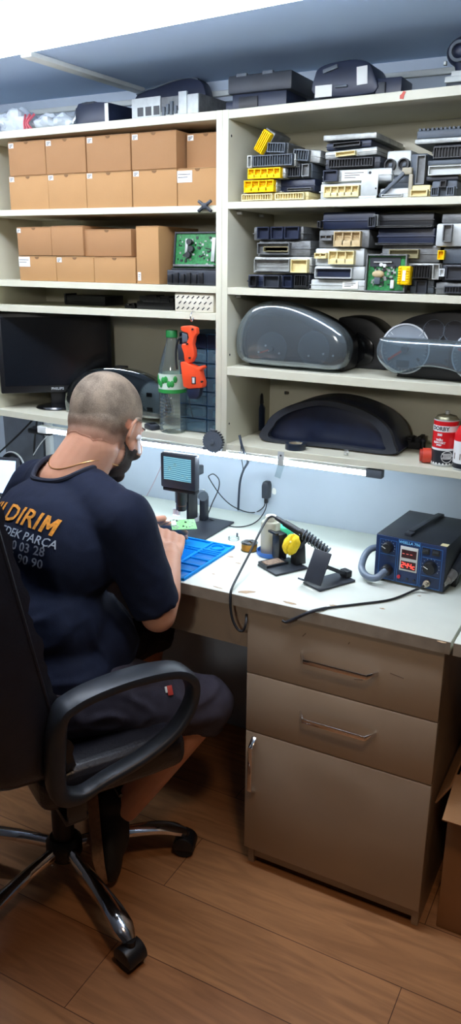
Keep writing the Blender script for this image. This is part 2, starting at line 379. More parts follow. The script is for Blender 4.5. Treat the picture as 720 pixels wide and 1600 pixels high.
# ================================================================ things on the shelves
def slot(x0, y0, x1, y1, y):
    ym = (y0+y1)/2; a = at(x0, ym, 'y', y); b = at(x1, ym, 'y', y); xm = (x0+x1)/2
    return (a.x+b.x)/2, b.x-a.x, at(xm, y1, 'y', y).z, at(xm, y0, 'y', y).z
# ---- cartons
def carton(label, group, xc, w, z0, h, y=.297, d=.2, lab=None, old=0, rz=0, notch=True):
    t = thing('cardboard_box', label, 'box', (xc, y, z0), rz, group)
    m = card2 if old else card
    mb = MB(); mb.bx(-w/2, w/2, 0, d, 0, h, .0016); mb.build('box_body', m, t)
    e = MB(); e.bx(-w/2+.001, w/2-.001, -.0007, .0, h-.0022, h-.0012)
    if notch: e.prism([(.007*math.cos(k*.3927), h-.002+.0062*math.sin(k*.3927)) for k in range(8, 17)], -.0008, 0)
    e.build('lid_seam', cardin, t)
    if lab:
        lx, lzz, lw, lh = lab
        s = MB().bx(-w/2+lx, -w/2+lx+lw, -.0011, -.0004, h-lzz-lh, h-lzz).build('sticker', white, t)
        k = MB()
        for i in range(3 if lw < .03 else 2):
            k.bx(-w/2+lx+.002, -w/2+lx+lw*(.9-.2*i), -.0015, -.0011, h-lzz-lh*(.3+.25*i)-.001, h-lzz-lh*(.3+.25*i)+.0006)
        k.build('print', ink, s)
    return t
lowx = [(14, 75), (75, 135), (135, 206), (207, 276.5), (277, 337)]
upx = [(13, 71), (71, 134), (135, 204), (205, 276), (279, 337)]
ords = ['leftmost', 'second from the left', 'middle', 'fourth from the left', 'rightmost']
xl_ = []
for i, (a0, a1) in enumerate(lowx):
    xc, w_, zb, zt = slot(a0, 270, a1, 324, .297)
    if i == 0: xc += .001
    if i == 4: w_ = LX1-.001-(xc-w_/2); xc = LX1-.001-w_/2
    z0 = lz(1, xc)+.0005
    lab = (.0, .006, .042, .026) if i == 4 else (.004, .002, .016, .012)
    nm = 'cardboard box with large white label, rightmost, bottom row of the upper left shelf' if i == 4 else f'cardboard box, {ords[i]}, bottom row of the upper left shelf'
    carton(nm, 'cartons on the upper left shelf', xc, w_-.0012, z0, .0855, lab=lab)
    xl_.append((xc, w_, z0))
for i, (a0, a1) in enumerate(upx):
    xc, w_, zb, zt = slot(a0, 220, a1, 270, .299)
    if i == 4: w_ = LX1-.002-(xc-w_/2); xc = LX1-.002-w_/2
    z0 = lz(1, xc)+.0870
    nm = 'cardboard box set further back, rightmost, top row of the upper left shelf' if i == 4 else f'cardboard box, {ords[i]}, top row of the upper left shelf'
    carton(nm, 'cartons on the upper left shelf', xc, w_-.0015, z0, .0845 if i < 4 else .08, y=.299 if i < 4 else .335, lab=(.004, .004, .016, .012), old=1)
for (a0, a1, zt0, lab, nm) in ((30, 88, 397, (.001, .002, .040, .026), 'brown cardboard box with a wide white label, bottom left on the second left shelf'),
                               (88, 147, 399, (.004, .003, .016, .012), 'brown cardboard box with a small barcode sticker, bottom middle on the second left shelf'),
                               (147, 212, 400, None, 'plain brown cardboard box beside the tall one, bottom row on the second left shelf')):
    xc, w_, zb, zt = slot(a0, zt0, a1, 441, .300)
    carton(nm, 'cartons on the second left shelf', xc, w_-.0012, lz(2, xc)+.0005, .0655, y=.300, lab=lab)
for (a0, a1, yy, h_, lab, nm) in ((27, 80, .300, .0745, (.001, .004, .013, .011), 'brown cardboard box, top left of the upper row on the second left shelf'),
                             (80, 130, .301, .0765, None, 'brown cardboard box, middle of the upper row on the second left shelf'),
                             (130, 205, .308, .0675, None, 'cardboard box showing its dark side, right of the upper row, second left shelf')):
    xc, w_, zb, zt = slot(a0, 350, a1, 398, yy)
    carton(nm, 'cartons on the second left shelf', xc, w_-.001, lz(2, xc)+.0675, h_, y=yy, lab=lab, old=1, notch=a0 != 80)
xc, w_, zb, zt = slot(213, 357, 248, 443, .300)
carton('tall upright brown cardboard box right of the small ones on the second left shelf', 'cartons on the second left shelf', xc, w_, lz(2, xc)+.0005, .141, y=.300, lab=(.004, .112, .009, .021), notch=False)
# ---- green board in its dark tray
def smd(name, m, root, x0, x1, z0, z1, y, n, rs, h=.003):
    for k in range(n):
        w_, h_ = rs.uniform(.002, .007), rs.uniform(.002, .006); x = rs.uniform(x0+w_, x1-w_); z = rs.uniform(z0+h_, z1-h_)
        MB().bx(x-w_/2, x+w_/2, y-rs.uniform(.0008, h), y, z-h_/2, z+h_/2).build(name, m, root)
xc, w_, zb, zt = slot(263, 362, 333, 419, .315)
zbase = lz(2, xc)+.0006
t = thing('circuit_board_tray', 'black plastic tray base under the upright green board on the second left shelf', 'module housing', (xc+.001, .305, zbase))
hh = .036; ww = LX1-.0035-xc
mb = MB(); mb.bx(-w_/2, ww, .0, .11, 0, hh, .002)
mb.build('housing', blk2, t)
mb = MB()
for k in range(6): mb.bx(-w_/2+.006+k*.018, -w_/2+.018+k*.018, -.006, .0, .004, .026+.004*(k % 2), .001)
mb.build('connector', blk, t)
MB().bx(-w_/2+.01, ww-.01, .004, .03, hh, hh+.004, .001).build('clip_rail', blk, t)
t = thing('circuit_board', 'green circuit board in a dark frame standing on the black tray', 'circuit board', (xc, .338, zbase+hh+.0006), rot=(R(-8), 0, 0))
H_ = .092; hw = min(w_/2, LX1-.004-xc)
MB().bx(-hw+.003, hw-.003, .0, .0016, .003, H_-.003).build('board', pcbg, t)
fr = MB(); fr.ring([(-hw, 0), (hw, 0), (hw, H_), (-hw, H_)], [(-hw+.004, .004), (hw-.004, .004), (hw-.004, H_-.004), (-hw+.004, H_-.004)], -.004, .012); fr.build('frame', blk2, t)
rs = random.Random(3)
smd('chip', blk, t, -hw+.006, hw-.006, .008, H_-.008, 0, 34, rs)
smd('solder_pad', alu, t, -hw+.006, hw-.006, .008, H_-.008, 0, 26, rs, .002)
for px_, pz_ in ((-.018, .067), (-.012, .05), (-.02, .035)): MB().cyl((px_, 0, pz_), (px_, -.011, pz_), .0075, seg=18).build('capacitor', blk, t)
MB().bx(-.03, -.022, -.008, 0, .04, .075, .001).build('heat_sink', alu, t)
MB().bx(hw-.02, hw-.010, -.004, 0, .02, .078, .001).build('heat_sink', steel, t)
MB().bx(-hw+.004, hw-.006, -.012, 0, .006, .012, .001).build('pin_header', alud, t)

# ---- generic control module: case, flange ears, connector housings, fins, sticker
def module(label, px, y, base=None, d=.16, style='alu', conns=(), fins=0, sticker=None, rz=0, tilt=0, lip=True, name='control_module', group='control modules stacked on the right shelves', ears=True, shelf=None, h=None):
    """px: front face rectangle in the photo, y: depth of its front plane; conns: (u0, u1, v0, v1, material, kind)"""
    xc, w_, zb, zt = slot(*px, y)
    if base is None and shelf is not None: base = max(rz_(shelf, xc-w_/2-.008), rz_(shelf, xc+w_/2))+.0004
    if base is None: base = zb
    h = h or max(zt-base, .008)
    t = thing(name, label, 'control module', (xc, y, base), group=group, rot=(0, tilt, rz))
    m = {'alu': alu, 'dull': alud, 'steel': steel, 'blk': blk, 'blk2': blk2, 'slate': slate, 'cream': crp, 'navy': navyp, 'white': whitep}[style]
    mb = MB(); bv = min(.004, h*.18)
    mb.bx(-w_/2, w_/2, 0, d, 0, h, bv)
    if lip: mb.bx(-w_/2-.0015, w_/2+.0015, -.0015, d-.002, h*.46, h*.54, .0006)
    mb.build('case', m, t)
    if fins:
        f = MB()
        for k in range(fins):
            x = -w_/2+w_*(k+.5)/fins; f.bx(x-w_/fins*.28, x+w_/fins*.28, .004, d-.01, h-.001, h+.005, .0008)
        f.build('cooling_fins', m, t)
    if ears:
        for s in (-1, 1):
            e = MB(); e.bx(s*(w_/2-.001), s*(w_/2+.007), .01, .026, .0005, .0035, .0006); e.build('mounting_ear', m, t)
    for (u0, u1, v0, v1, cm, kind) in conns:
        x0, x1, z0, z1 = -w_/2+u0*w_, -w_/2+u1*w_, v0*h, v1*h; cw, ch = x1-x0, z1-z0; dd = .014
        r = MB(); th = min(.0022, ch*.16)
        r.ring([(x0, z0), (x1, z0), (x1, z1), (x0, z1)], [(x0+th, z0+th), (x1-th, z0+th), (x1-th, z1-th), (x0+th, z1-th)], -dd, .002)
        r.bx(x0+th, x1-th, -.004, .001, z0+th, z1-th)
        if kind == 'ribs':
            n = max(3, int(cw/.006))
            for k in range(1, n): r.bx(x0+cw*k/n-.0006, x0+cw*k/n+.0006, -dd+.002, -.003, z0+th, z1-th)
        if kind == 'cells':
            n = max(2, int(cw/.016))
            for k in range(1, n): r.bx(x0+cw*k/n-.0012, x0+cw*k/n+.0012, -dd+.001, -.003, z0+th, z1-th)
            r.bx(x0+th, x1-th, -dd+.001, -.003, z0+ch*.06, z0+ch*.40, .0006)
        c = r.build('connector', cm, t)
        if kind in ('pins', 'cells'):
            p = MB(); n = max(4, int(cw/.0042)); rows = 2 if ch > .012 else 1
            for k in range(n):
                for q_ in range(rows):
                    px_ = x0+th*2+(cw-4*th)*(k+.5)/n; pz_ = z0+ch*(.5 if rows == 1 else (.35+.3*q_)); p.box((px_, -.0065, pz_), (.0009, .006, .0009))
            p.build('pins', alu if kind == 'pins' else mat('brass_pin', (190, 150, 70), .3, .8), c)
        elif kind == 'plate':
            MB().bx(x0+th*1.4, x1-th*1.4, -.0055, -.0035, z0+th*1.4, z1-th*1.4).build('blank', navyp, c)
    if sticker:
        u0, u1, v0, v1 = sticker; x0, x1, z0, z1 = -w_/2+u0*w_, -w_/2+u1*w_, v0*h, v1*h
        s = MB().bx(x0, x1, -.0024, -.0004, z0, z1).build('sticker', white, t)
        k = MB()
        for i in range(3): k.bx(x0+(x1-x0)*.12, x0+(x1-x0)*(.85-.15*i), -.0029, -.0024, z1-(z1-z0)*(.25+.22*i)-.0006, z1-(z1-z0)*(.25+.22*i)+.0006)
        k.build('print', ink, s)
    t['_top'] = base+h
    return t
def top(t): return t['_top']+.0006
# ---- compartment 1, left stack (front to back)
y1 = .315
m1 = module('long pale module with two ribbed sockets, lowest of the left stack under the yellow sockets', (378, 301, 482, 315, ), y1, shelf=1, style='cream', conns=((.03, .50, .12, .88, crp, 'ribs'), (.54, .96, .12, .88, crp, 'ribs')), d=.16)
m2 = module('module with a wide yellow socket, lower of the two yellow ones', (381, 281, 433, 301), y1, top(m1), style='alu', conns=((.08, .96, .03, .94, yel, 'cells'),), d=.15)
m3 = module('module with a wide yellow socket, upper of the two level yellow ones', (391, 263, 446, 281), y1-.004, top(m2), style='alu', conns=((.0, .92, .02, .98, yel, 'cells'),), d=.15, ears=False)
m4 = module('open alloy module showing grey circuitry above the two yellow sockets', (389, 241, 462, 262), y1, top(m3), style='alu', conns=((.02, .12, .05, .95, alu, 'blank'), (.14, .97, .1, .92, slate, 'ribs')), d=.13)
xc, w_, zb, zt = slot(392, 205, 424, 238, y1)
t = thing('control_module', 'bright yellow ribbed connector block leaning on top of the left stack', 'control module', (xc-.012, y1-.004, top(m4)+.0005), group='control modules stacked on the right shelves', rot=(0, R(32), 0))
mb = MB(); mb.bx(-.011, .013, 0, .06, .0065, .056, .002)
for k in range(5): mb.bx(-.009+.0048*k, -.0066+.0048*k, -.004, 0, .009, .053, .0005)
mb.build('connector', yel, t)
MB().bx(-.013, .015, .012, .1, .0066, .06, .002).build('case', alud, t)
m5 = module('small grey module leaning right of the yellow connector block', (419, 222, 450, 240), y1+.01, top(m4), style='dull', conns=((.06, .94, .1, .9, slate, 'ribs'),), d=.1, ears=False, tilt=R(4))
m6 = module('dark module behind the yellow sockets with a thin silver edge', (436, 280, 492, 300), y1+.02, top(m1), style='navy', conns=((.3, .95, .1, .3, alud, 'blank'),), d=.13, ears=False)
m7 = module('dark grey module stacked in the middle of the upper right pile', (449, 255, 488, 279), y1+.02, top(m6), style='slate', conns=((.1, .6, .1, .9, blk2, 'ribs'), (.66, .95, .1, .9, alud, 'blank')), d=.12, ears=False)
m8 = module('grey module with a silver side tipped over the middle of the upper right pile', (459, 233, 500, 254), y1+.018, top(m7), style='alu', conns=((.04, .62, .08, .9, slate, 'ribs'),), d=.12, ears=False, tilt=R(6))
# ---- compartment 1, middle stack
m11 = module('pale alloy module with cream sockets, lowest of the middle upper stack', (500, 286, 566, 309), y1, shelf=1, style='steel', conns=((.14, .96, .15, .82, crp, 'cells'),), d=.2)
m12 = module('alloy module with a white label strip, second from the bottom of the middle upper stack', (505, 264, 612, 284), y1+.002, top(m11), style='steel', conns=((.03, .24, .1, .95, navyp, 'blank'),), sticker=(.28, .66, .12, .9), d=.19)
m13 = module('dark module with black sockets, third from the bottom of the middle upper stack', (508, 246, 594, 262), y1+.006, top(m12), style='blk2', conns=((.1, .9, .15, .9, blk, 'ribs'),), d=.19, ears=False)
m14 = module('tan edged module tilted on the middle upper stack', (508, 233, 589, 245), y1+.004, top(m13), style='alu', conns=((.25, .62, .1, .7, crp, 'blank'),), d=.18, ears=False, tilt=R(-2.5))
m15 = module('dark module under the silver lid of the middle upper stack', (510, 221, 580, 232), y1+.012, top(m14)+.0015, style='navy', d=.17, ears=False, conns=((.2, .8, .2, .8, blk, 'blank'),), tilt=R(-2))
m16 = module('silver lidded module on top of the middle upper stack', (505, 212, 588, 219), y1+.006, top(m15)+.002, style='alu', d=.2, ears=False, lip=False, h=.012)
xc, w_, zb, zt = slot(565, 272, 591, 307, .303)
t = thing('metal_bracket', 'flat pale grey metal bracket standing in front of the middle upper stack', 'bracket', (xc, .299, rz_(1, xc)+.0004))
MB().bx(-w_/2, w_/2, 0, .002, .006, zt-rz_(1, xc), .0006).bx(-w_/2-.004, w_/2-.002, 0, .006, 0, .006, .0006).build('plate', steel, t)
MB().cyl((0, -.001, .052), (0, .0, .052), .003, seg=12).cyl((w_/2-.004, -.001, .02), (w_/2-.004, 0, .02), .0018, seg=12).build('hole', ink, t)
# ---- compartment 1, right group
m21 = module('white plastic module lying flat with a thin slot, lowest right of the metal bracket', (593, 294, 640, 308), y1, shelf=1, style='white', conns=((.12, .8, .12, .4, whitep, 'blank'),), d=.15, ears=False)
xc, w_, zb, zt = slot(600, 258, 634, 293, y1)
t = thing('metal_strut', 'dark grey bar leaning slanted over the white plastic module', 'strut', (xc-.019, y1-.006, rz_(1, xc)+.0005))
mb = MB(); mb.bar((-.010, 0, .004), (.041, 0, .050), .012, .007, .001, upv=(-.6, 0, .8)); mb.build('bar', slate, t)
MB().bx(.036, .058, -.004, .008, .046, .060, .002).bx(.052, .060, -.003, .007, .0, .0465, .001).build('hook', mat('grey_beige_plastic', (160, 152, 130), .5), t)
t = module('pale module holding two round black sockets high in the upper right pile', (604, 235, 642, 263), y1+.016, top(m21)+.026, style='steel', d=.12, ears=False, lip=False)
sup = module('grey module under the two round black sockets', (606, 263, 640, 281), y1+.018, top(m21), style='slate', d=.12, ears=False, h=.0255)
for x in (-.016, .014):
    mb = MB(); mb.lathe([(.0, -.002), (.0115, -.002), (.0125, .0), (.0125, .012), (.010, .012), (.010, .003), (.0, .003)], Mx=T((x, 0, .021)) @ Matrix.Rotation(R(90), 4, 'X'))
    s = mb.build('round_socket', blk, t); MB().bx(x-.004, x+.004, -.006, -.003, .017, .025, .001).build('pin_insert', slate, s)
m22 = module('small module with a cream framed opening at the shelf edge', (642, 289, 672, 308), y1-.006, shelf=1, style='cream', conns=((.06, .94, .06, .6, crp, 'blank'),), d=.1, ears=False)
m23 = module('grey blue connector block, lowest right of the cream framed module', (674, 282, 714, 306), y1-.004, shelf=1, style='slate', conns=((.38, .62, .55, .98, blk, 'blank'), (.05, .35, .05, .6, slate, 'ribs'), (.65, .95, .05, .6, slate, 'ribs')), d=.13, ears=False)
m24 = module('dark flat lid on top of the grey blue connector block', (666, 275, 716, 282), y1-.004, top(m23), style='blk2', d=.14, ears=False, lip=False, h=.008)
m25 = module('pale embossed alloy module on the dark lid at the right edge', (670, 257, 745, 275), y1, top(m24), style='cream', d=.16, ears=False, conns=((.02, .98, .04, .9, trimm, 'blank'),))
m26 = module('grey plate module resting on the pale embossed module', (668, 249, 745, 257), y1+.004, top(m25), style='slate', d=.15, ears=False, lip=False)
m26b = module('dark mid module between the grey plate and the long silver rail', (676, 224, 745, 248), y1+.02, top(m26), style='blk2', d=.14, ears=False, conns=((.05, .95, .1, .8, blk, 'ribs'),))
m27 = module('long silver edged module high in the upper right pile', (648, 217, 745, 223), y1+.008, top(m26b), style='alu', d=.16, ears=False, lip=False, h=.010)
m28 = module('dark module with embossed ridges topmost at the right edge', (651, 204, 745, 216), y1+.012, top(m27), style='slate', d=.15, ears=False, lip=False, fins=14, h=.016)
m29 = module('slim dark module standing upright beside the round sockets', (641, 240, 667, 286), y1+.012, shelf=1, style='slate', d=.12, ears=False, lip=False, conns=((.45, .98, .3, .95, alud, 'blank'),))
# ---- compartment 2, left stack
y2 = .315
n1 = module('black connector module lying at the bottom of the left stack on the second right shelf', (387, 429, 441, 449), y2-.006, shelf=2, style='navy', conns=((.12, .32, .12, .9, blk, 'blank'), (.52, .97, .06, .95, blk2, 'blank')), d=.13, ears=False)
n1b = module('open dark module with a blue clip, right of the black connector module', (443, 428, 484, 449), y2, shelf=2, style='blk2', conns=((.05, .4, .1, .9, navyp, 'blank'), (.5, .95, .2, .95, blk, 'ribs')), d=.15, ears=False)
n2 = module('alloy module with a long pin socket, above the black connector module', (397, 401, 487, 427), y2, max(top(n1), top(n1b)), style='alu', conns=((.04, .66, .12, .86, alu, 'pins'), (.68, .96, .06, .84, crp, 'blank')), d=.17)
n3 = module('dull alloy module with a shallow tray front above the long pin socket module', (404, 376, 485, 400), y2+.006, top(n2), style='dull', conns=((.02, .64, .12, .86, alud, 'blank'), (.14, .62, .3, .62, mat('dirty_yellow', (130, 122, 86), .6), 'blank')), d=.17)
n4 = module('module with three dark sockets on a silver tray, topmost of its stack', (396, 354, 474, 375), y2+.01, top(n3), style='dull', conns=((.12, .36, .1, .98, navyp, 'blank'), (.40, .64, .1, .98, navyp, 'blank'), (.67, .95, .1, .98, navyp, 'blank')), d=.15, ears=False)
# ---- compartment 2, middle stack
q1 = module('pale steel module with a white sticker, lowest under the dark window module', (485, 437, 570, 455), y2-.008, shelf=2, style='steel', sticker=(.6, .88, .2, .85), d=.2)
q2 = module('pale steel module with a dark window, second up in the middle stack', (491, 416, 570, 436), y2-.006, top(q1), style='steel', conns=((.05, .78, .08, .88, steel, 'plate'),), d=.19, lip=False, ears=False)
q3 = module('pale steel module with two cream sockets, third up in the middle stack', (492, 388, 569, 415), y2-.004, top(q2), style='steel', conns=((.03, .27, .42, .74, crp, 'cells'), (.32, .83, .1, .86, crp, 'cells')), d=.18, lip=False, ears=False)
q4 = module('brownish module with aged cream sockets, fourth up in the middle stack', (498, 359, 577, 387), y2-.002, top(q3), style='dull', conns=((.06, .30, .4, .72, alud, 'cells'), (.34, .86, .08, .9, mat('aged_cream', (190, 168, 126), .6, var=.2), 'cells')), d=.18, lip=False, ears=False)
q5 = module('flat black module topmost of the middle stack under the shelf', (504, 333, 586, 357), y2-.002, top(q4), style='navy', d=.18, ears=False, conns=((-.06, .0, .1, .5, blk, 'blank'), (.9, 1.04, .1, .7, blk2, 'ribs')), h=.037)
# ---- compartment 2: open module with green board
xc, w_, zb, zt = slot(571, 397, 634, 459, .296)
zb = rz_(2, xc-w_/2)+.0016; H_ = zt-zb
t = thing('opened_control_module', 'opened module standing upright with a green circuit board and yellow socket', 'control module', (xc, .294, zb), rot=(R(-3), 0, 0))
MB().ring([(-w_/2, 0), (w_/2, 0), (w_/2, H_), (-w_/2, H_)], [(-w_/2+.003, .003), (w_/2-.003, .003), (w_/2-.003, H_-.003), (-w_/2+.003, H_-.003)], -.002, .016).bx(-w_/2+.001, w_/2-.001, .012, .0165, .001, H_-.001).build('case', alud, t)
MB().bx(-w_/2+.0035, w_/2-.0035, .008, .0098, .0035, H_-.0035).build('board', pcbg, t)
rs = random.Random(8)
smd('chip', blk, t, -w_/2+.008, w_/2-.02, .008, H_-.008, .008, 40, rs)
smd('solder_pad', alu, t, -w_/2+.008, w_/2-.02, .008, H_-.008, .008, 34, rs, .002)
MB().bx(-w_/2+.016, .012, .002, .008, H_-.018, H_-.015).build('heat_sink', alu, t)
MB().bx(-w_/2+.006, w_/2-.016, .006, .008, H_-.026, H_-.006).build('dark_board_zone', blk2, t)
MB().ell((-.018, .004, .038), (.014, .007, .008)).build('coil', mat('tan_coil', (190, 170, 130), .6), t)
MB().bx(-.026, -.012, .001, .008, .016, .036, .002).build('capacitor', slate, t)
MB().bx(.012, .02, .0, .008, .008, .026, .001).build('relay', whitep, t)
for x, z in ((-.012, .058), (-.004, .056)): MB().cyl((x, .008, z), (x, .0, z), .004, seg=14).build('capacitor', whitep, t)
mb = MB(); mb.bx(w_/2-.014, w_/2+.012, -.012, .012, .016, .055, .0015)
for k in range(7):
    for s in (-1, 1): mb.bx(w_/2-.002+s*.009-.003, w_/2-.002+s*.009+.003, -.0145, -.011, .018+k*.0052, .0212+k*.0052, .0004)
c_ = mb.build('yellow_socket', yel, t); MB().bx(w_/2-.004, w_/2+.003, -.0135, -.0118, .024, .046).build('sticker', white, c_)
# ---- compartment 2, right groups
p1 = module('pale module behind the yellow socket with a grey label, lowest right of the opened module', (640, 437, 678, 458), y2+.01, shelf=2, style='slate', conns=((.3, .75, .0, .95, blk2, 'blank'),), d=.14, ears=False)
p2 = module('alloy module with a square black socket, right of the yellow socket', (636, 411, 690, 438), y2, top(p1), style='alu', conns=((.16, .72, .08, .88, blk, 'ribs'), (.78, .97, .02, .95, alu, 'blank')), d=.16, lip=False, ears=False)
p3 = module('dull module with a shallow tray above the square black socket', (596, 383, 688, 408), y2+.006, top(p2), style='dull', conns=((.16, .66, .25, .75, mat('dirty_yellow', (130, 122, 86)), 'blank'),), d=.16, ears=False)
p4 = module('black module with a silver lower edge under the topmost black one', (590, 356, 679, 381), y2+.008, top(p3), style='navy', conns=((.0, 1.0, .0, .1, alud, 'blank'),), d=.16, ears=False)
p5 = module('topmost black module with clips at its left end, middle of the second right shelf', (590, 333, 678, 354), y2+.004, top(p4), style='blk', conns=((-.05, .04, .1, .9, alud, 'ribs'), (.0, 1.0, .0, .12, alud, 'blank')), d=.17, ears=False, h=.03)
s1 = module('grey module with a row of slots under the white ended black module', (680, 441, 745, 460), y2-.004, shelf=2, style='dull', conns=((.25, .95, .15, .7, blk2, 'ribs'),), d=.16, ears=False)
s2 = module('black module with a white end at the right edge of the second right shelf', (690, 413, 745, 440), y2, top(s1), style='blk2', conns=((-.04, .12, .3, .75, whitep, 'blank'), (.16, .95, .12, .9, blk2, 'blank')), d=.16, ears=False)
s3 = module('grey module with a small yellow clip at the right edge', (692, 386, 745, 410), y2+.002, top(s2), style='slate', conns=((-.12, .08, .25, .8, yel, 'blank'),), d=.15, ears=False, lip=False)
s4 = module('pale alloy module with a rectangular slot topmost at the right edge', (681, 349, 745, 381), y2-.008, top(s3), style='steel', conns=((.2, .42, .2, .95, alud, 'blank'),), d=.18, ears=False, lip=False)
s5 = module('dark flat module under the shelf above the slotted alloy module', (690, 336, 745, 348), y2+.004, top(s4), style='dull', d=.16, ears=False, lip=False, h=.02)

# ---- thin gap shelf on the left
def lump(name, label, cat, px, y, base, d, m, seed, n=9, group=None):
    xc, w_, zb, zt = slot(*px, y); t = thing(name, label, cat, (xc, y, base), group=group); rs = random.Random(seed); h = max(zt-base, .01)
    MB().bx(-w_/2, w_/2, .004, d, 0, h*.55, .002).build('base', m, t)
    mb = MB()
    for k in range(n):
        bw = rs.uniform(.12, .3)*w_; bh = rs.uniform(.25, .5)*h; x = rs.uniform(-w_/2+bw/2, w_/2-bw/2)
        mb.bx(x-bw/2, x+bw/2, rs.uniform(0, .01), rs.uniform(.02, d), h*.5, h*.5+bh, .0015)
    mb.build('fittings', m, t); return t
xc, w_, zb, zt = slot(101, 463, 164, 481, .40)
t = thing('card_reader', 'flat black device box in the narrow gap above the monitor', 'device', (xc, .40, lz(3, xc)+.0005))
MB().bx(-w_/2, w_/2, 0, .09, 0, .026, .002).bx(-w_/2, -w_/2+.006, -.002, .05, .004, .031, .001).build('case', blk, t)
MB().bx(-w_/2+.014, w_/2-.006, -.001, .001, .008, .012).build('slot', blkm, t)
zz = lz(3, at(200, 480, 'y', .36).x)+.0005
lump('plug_adapter', 'small black plug piece in the narrow gap left of the black connector parts', 'adapter', (193, 473, 209, 487), .34, zz, .03, blk, 4, 4)
lump('connector_parts', 'jumbled black connector part in the narrow gap beside the patterned foam', 'connector', (212, 461, 270, 487), .33, zz, .08, blk, 5, 12)
xc, w_, zb, zt = slot(273, 459, 333, 490, .292)
t = thing('foam_block', 'pale patterned foam block with dark diagonal slits in the narrow gap', 'foam block', (xc, .2925, lz(3, xc)+.0005))
hw = min(w_/2, LX1-.002-xc)
MB().bx(-hw, hw, 0, .12, 0, .0455, .002).build('foam', mat('pale_foam', (206, 200, 182), .8), t)
mb = MB()
for r_ in range(3):
    for k in range(7): mb.box((-hw+.009+k*.0148+(r_ % 2)*.006 if k < 6 or r_ % 2 == 0 else hw-.008, -.0002, .009+r_*.0135), (.009, .0008, .0026), (0, R(-38), 0))
mb.build('slits', ink, t)
# ================================================================ monitor on the left shelf
pr = at(174, 540, 'y', .50); pl = at(-4, 540, 'y', .288); pl.x = max(pl.x, -.974)
dx_, dy_ = pr.x-pl.x, pr.y-pl.y; mw = math.hypot(dx_, dy_); ma = math.atan2(dy_, dx_)
cx_, cy_ = (pr.x+pl.x)/2, (pr.y+pl.y)/2
zf = lz(4, cx_)+.0006
t = thing('computer_monitor', 'black switched-off monitor with a round glossy foot on the left shelf', 'monitor', (cx_, cy_, zf), ma)
z0m = at(78, 612, 'y', cy_).z-zf; z1m = 1.325-zf
MB().bx(-mw/2, mw/2, .0, .03, z0m, z1m, .004).bx(-mw/2+.05, mw/2-.05, .03, .05, z0m+.04, z1m-.03, .01).build('housing', blk, t)
MB().bx(-mw/2+.014, mw/2-.012, -.0012, .0, z0m+.022, z1m-.012).build('screen', mat('dark_screen', (16, 20, 26), .22, var=.02), t)
j = text_mb('PHILIPS', .0105, .0006, 1.1, .0003); j.xf(T((0, -.0008, z0m+.012))); j.build('logo', mat('silver_print', (190, 196, 200), .4), t)
MB().lathe([(0, 0), (.060, 0), (.062, .003), (.058, .008), (.03, .013), (.0, .014)]).xf(Matrix.Diagonal((1.1, .85, 1, 1))).xf(T((0, .02, 0))).build('foot', mat('glossy_black', (14, 15, 18), .12), t)
MB().bx(-.022, .022, .012, .034, .01, z0m+.03, .005).build('neck', blk, t)

# ================================================================ instrument clusters
def poly_px(pts, y, dy=0): return [(v.x, v.z) for v in (at(px, py, 'y', y) for px, py in pts)]
def dome(mb, outline, y0, depth, th=.0016, n=7):
    """domed clear cover: rim outline at y0, bulging towards -y, with real thickness"""
    cx = sum(p[0] for p in outline)/len(outline); cz = sum(p[1] for p in outline)/len(outline)
    bm = mb.bm; N = len(outline)
    for off, flip in ((0, False), (th, True)):
        rings = []
        for i in range(n):
            u = i/(n-1); s = math.cos(u*math.pi/2)**.55 if i < n-1 else .0
            dpt = depth*math.sin(u*math.pi/2)**.5 if i else 0
            k = max(s, .02)-off*.6
            rings.append([bm.verts.new((cx+(x-cx)*k, y0-max(dpt-off, -.0001 if i else 0), cz+(z-cz)*k)) for x, z in outline])
        for A, B in zip(rings, rings[1:]):
            for k in range(N):
                f = (A[k], A[(k+1) % N], B[(k+1) % N], B[k]); bm.faces.new(f[::-1] if flip else f)
        bm.faces.new(rings[-1])
        if not flip: o0 = rings[0]
        else:
            for k in range(N): bm.faces.new((o0[k], rings[0][k], rings[0][(k+1) % N], o0[(k+1) % N]))
    bmesh.ops.recalc_face_normals(bm, faces=bm.faces); return mb
dialm = mat('dial_grey', (74, 80, 88), .5, var=.08); diall = mat('pale_dial', (130, 138, 146), .5, var=.06)
tickm = mat('dial_print', (206, 210, 214), .5); needle = mat('needle_red', (206, 78, 70), .4)
def gauge(root, x, y, z, r, face=dialm, ring=tickm, n=24, ang=None, hub=True):
    g = MB().cyl((x, y, z), (x, y-.0015, z), r, seg=40).build('dial', face, root)
    MB().lathe([(r*.97, 0), (r*1.03, 0), (r*1.03, .003), (r*.97, .003), (r*.97, 0)], seg=44, Mx=T((x, y, z)) @ Matrix.Rotation(R(90), 4, 'X')).build('bezel', ring, g)
    mb = MB()
    for k in range(n):
        a = R(-225+270*k/(n-1)+180); l = .16 if k % 3 == 0 else .09
        c, s = math.cos(a), math.sin(a)
        mb.bar((x-c*r*.93, y-.0018, z-s*r*.93), (x-c*r*(.93-l), y-.0018, z-s*r*(.93-l)), .0009, .0005, upv=(0, 1, 0))
    mb.build('tick_marks', ring, g)
    if ang is not None:
        c, s = math.cos(R(ang)), math.sin(R(ang))
        MB().bar((x-c*r*.1, y-.006, z-s*r*.1), (x+c*r*.82, y-.006, z+s*r*.82), r*.09, .001, upv=(0, 1, 0)).build('needle', needle, g)
        MB().cyl((x, y-.0015, z), (x, y-.009, z), r*.15, seg=20).build('needle_hub', slate, g)
    return g
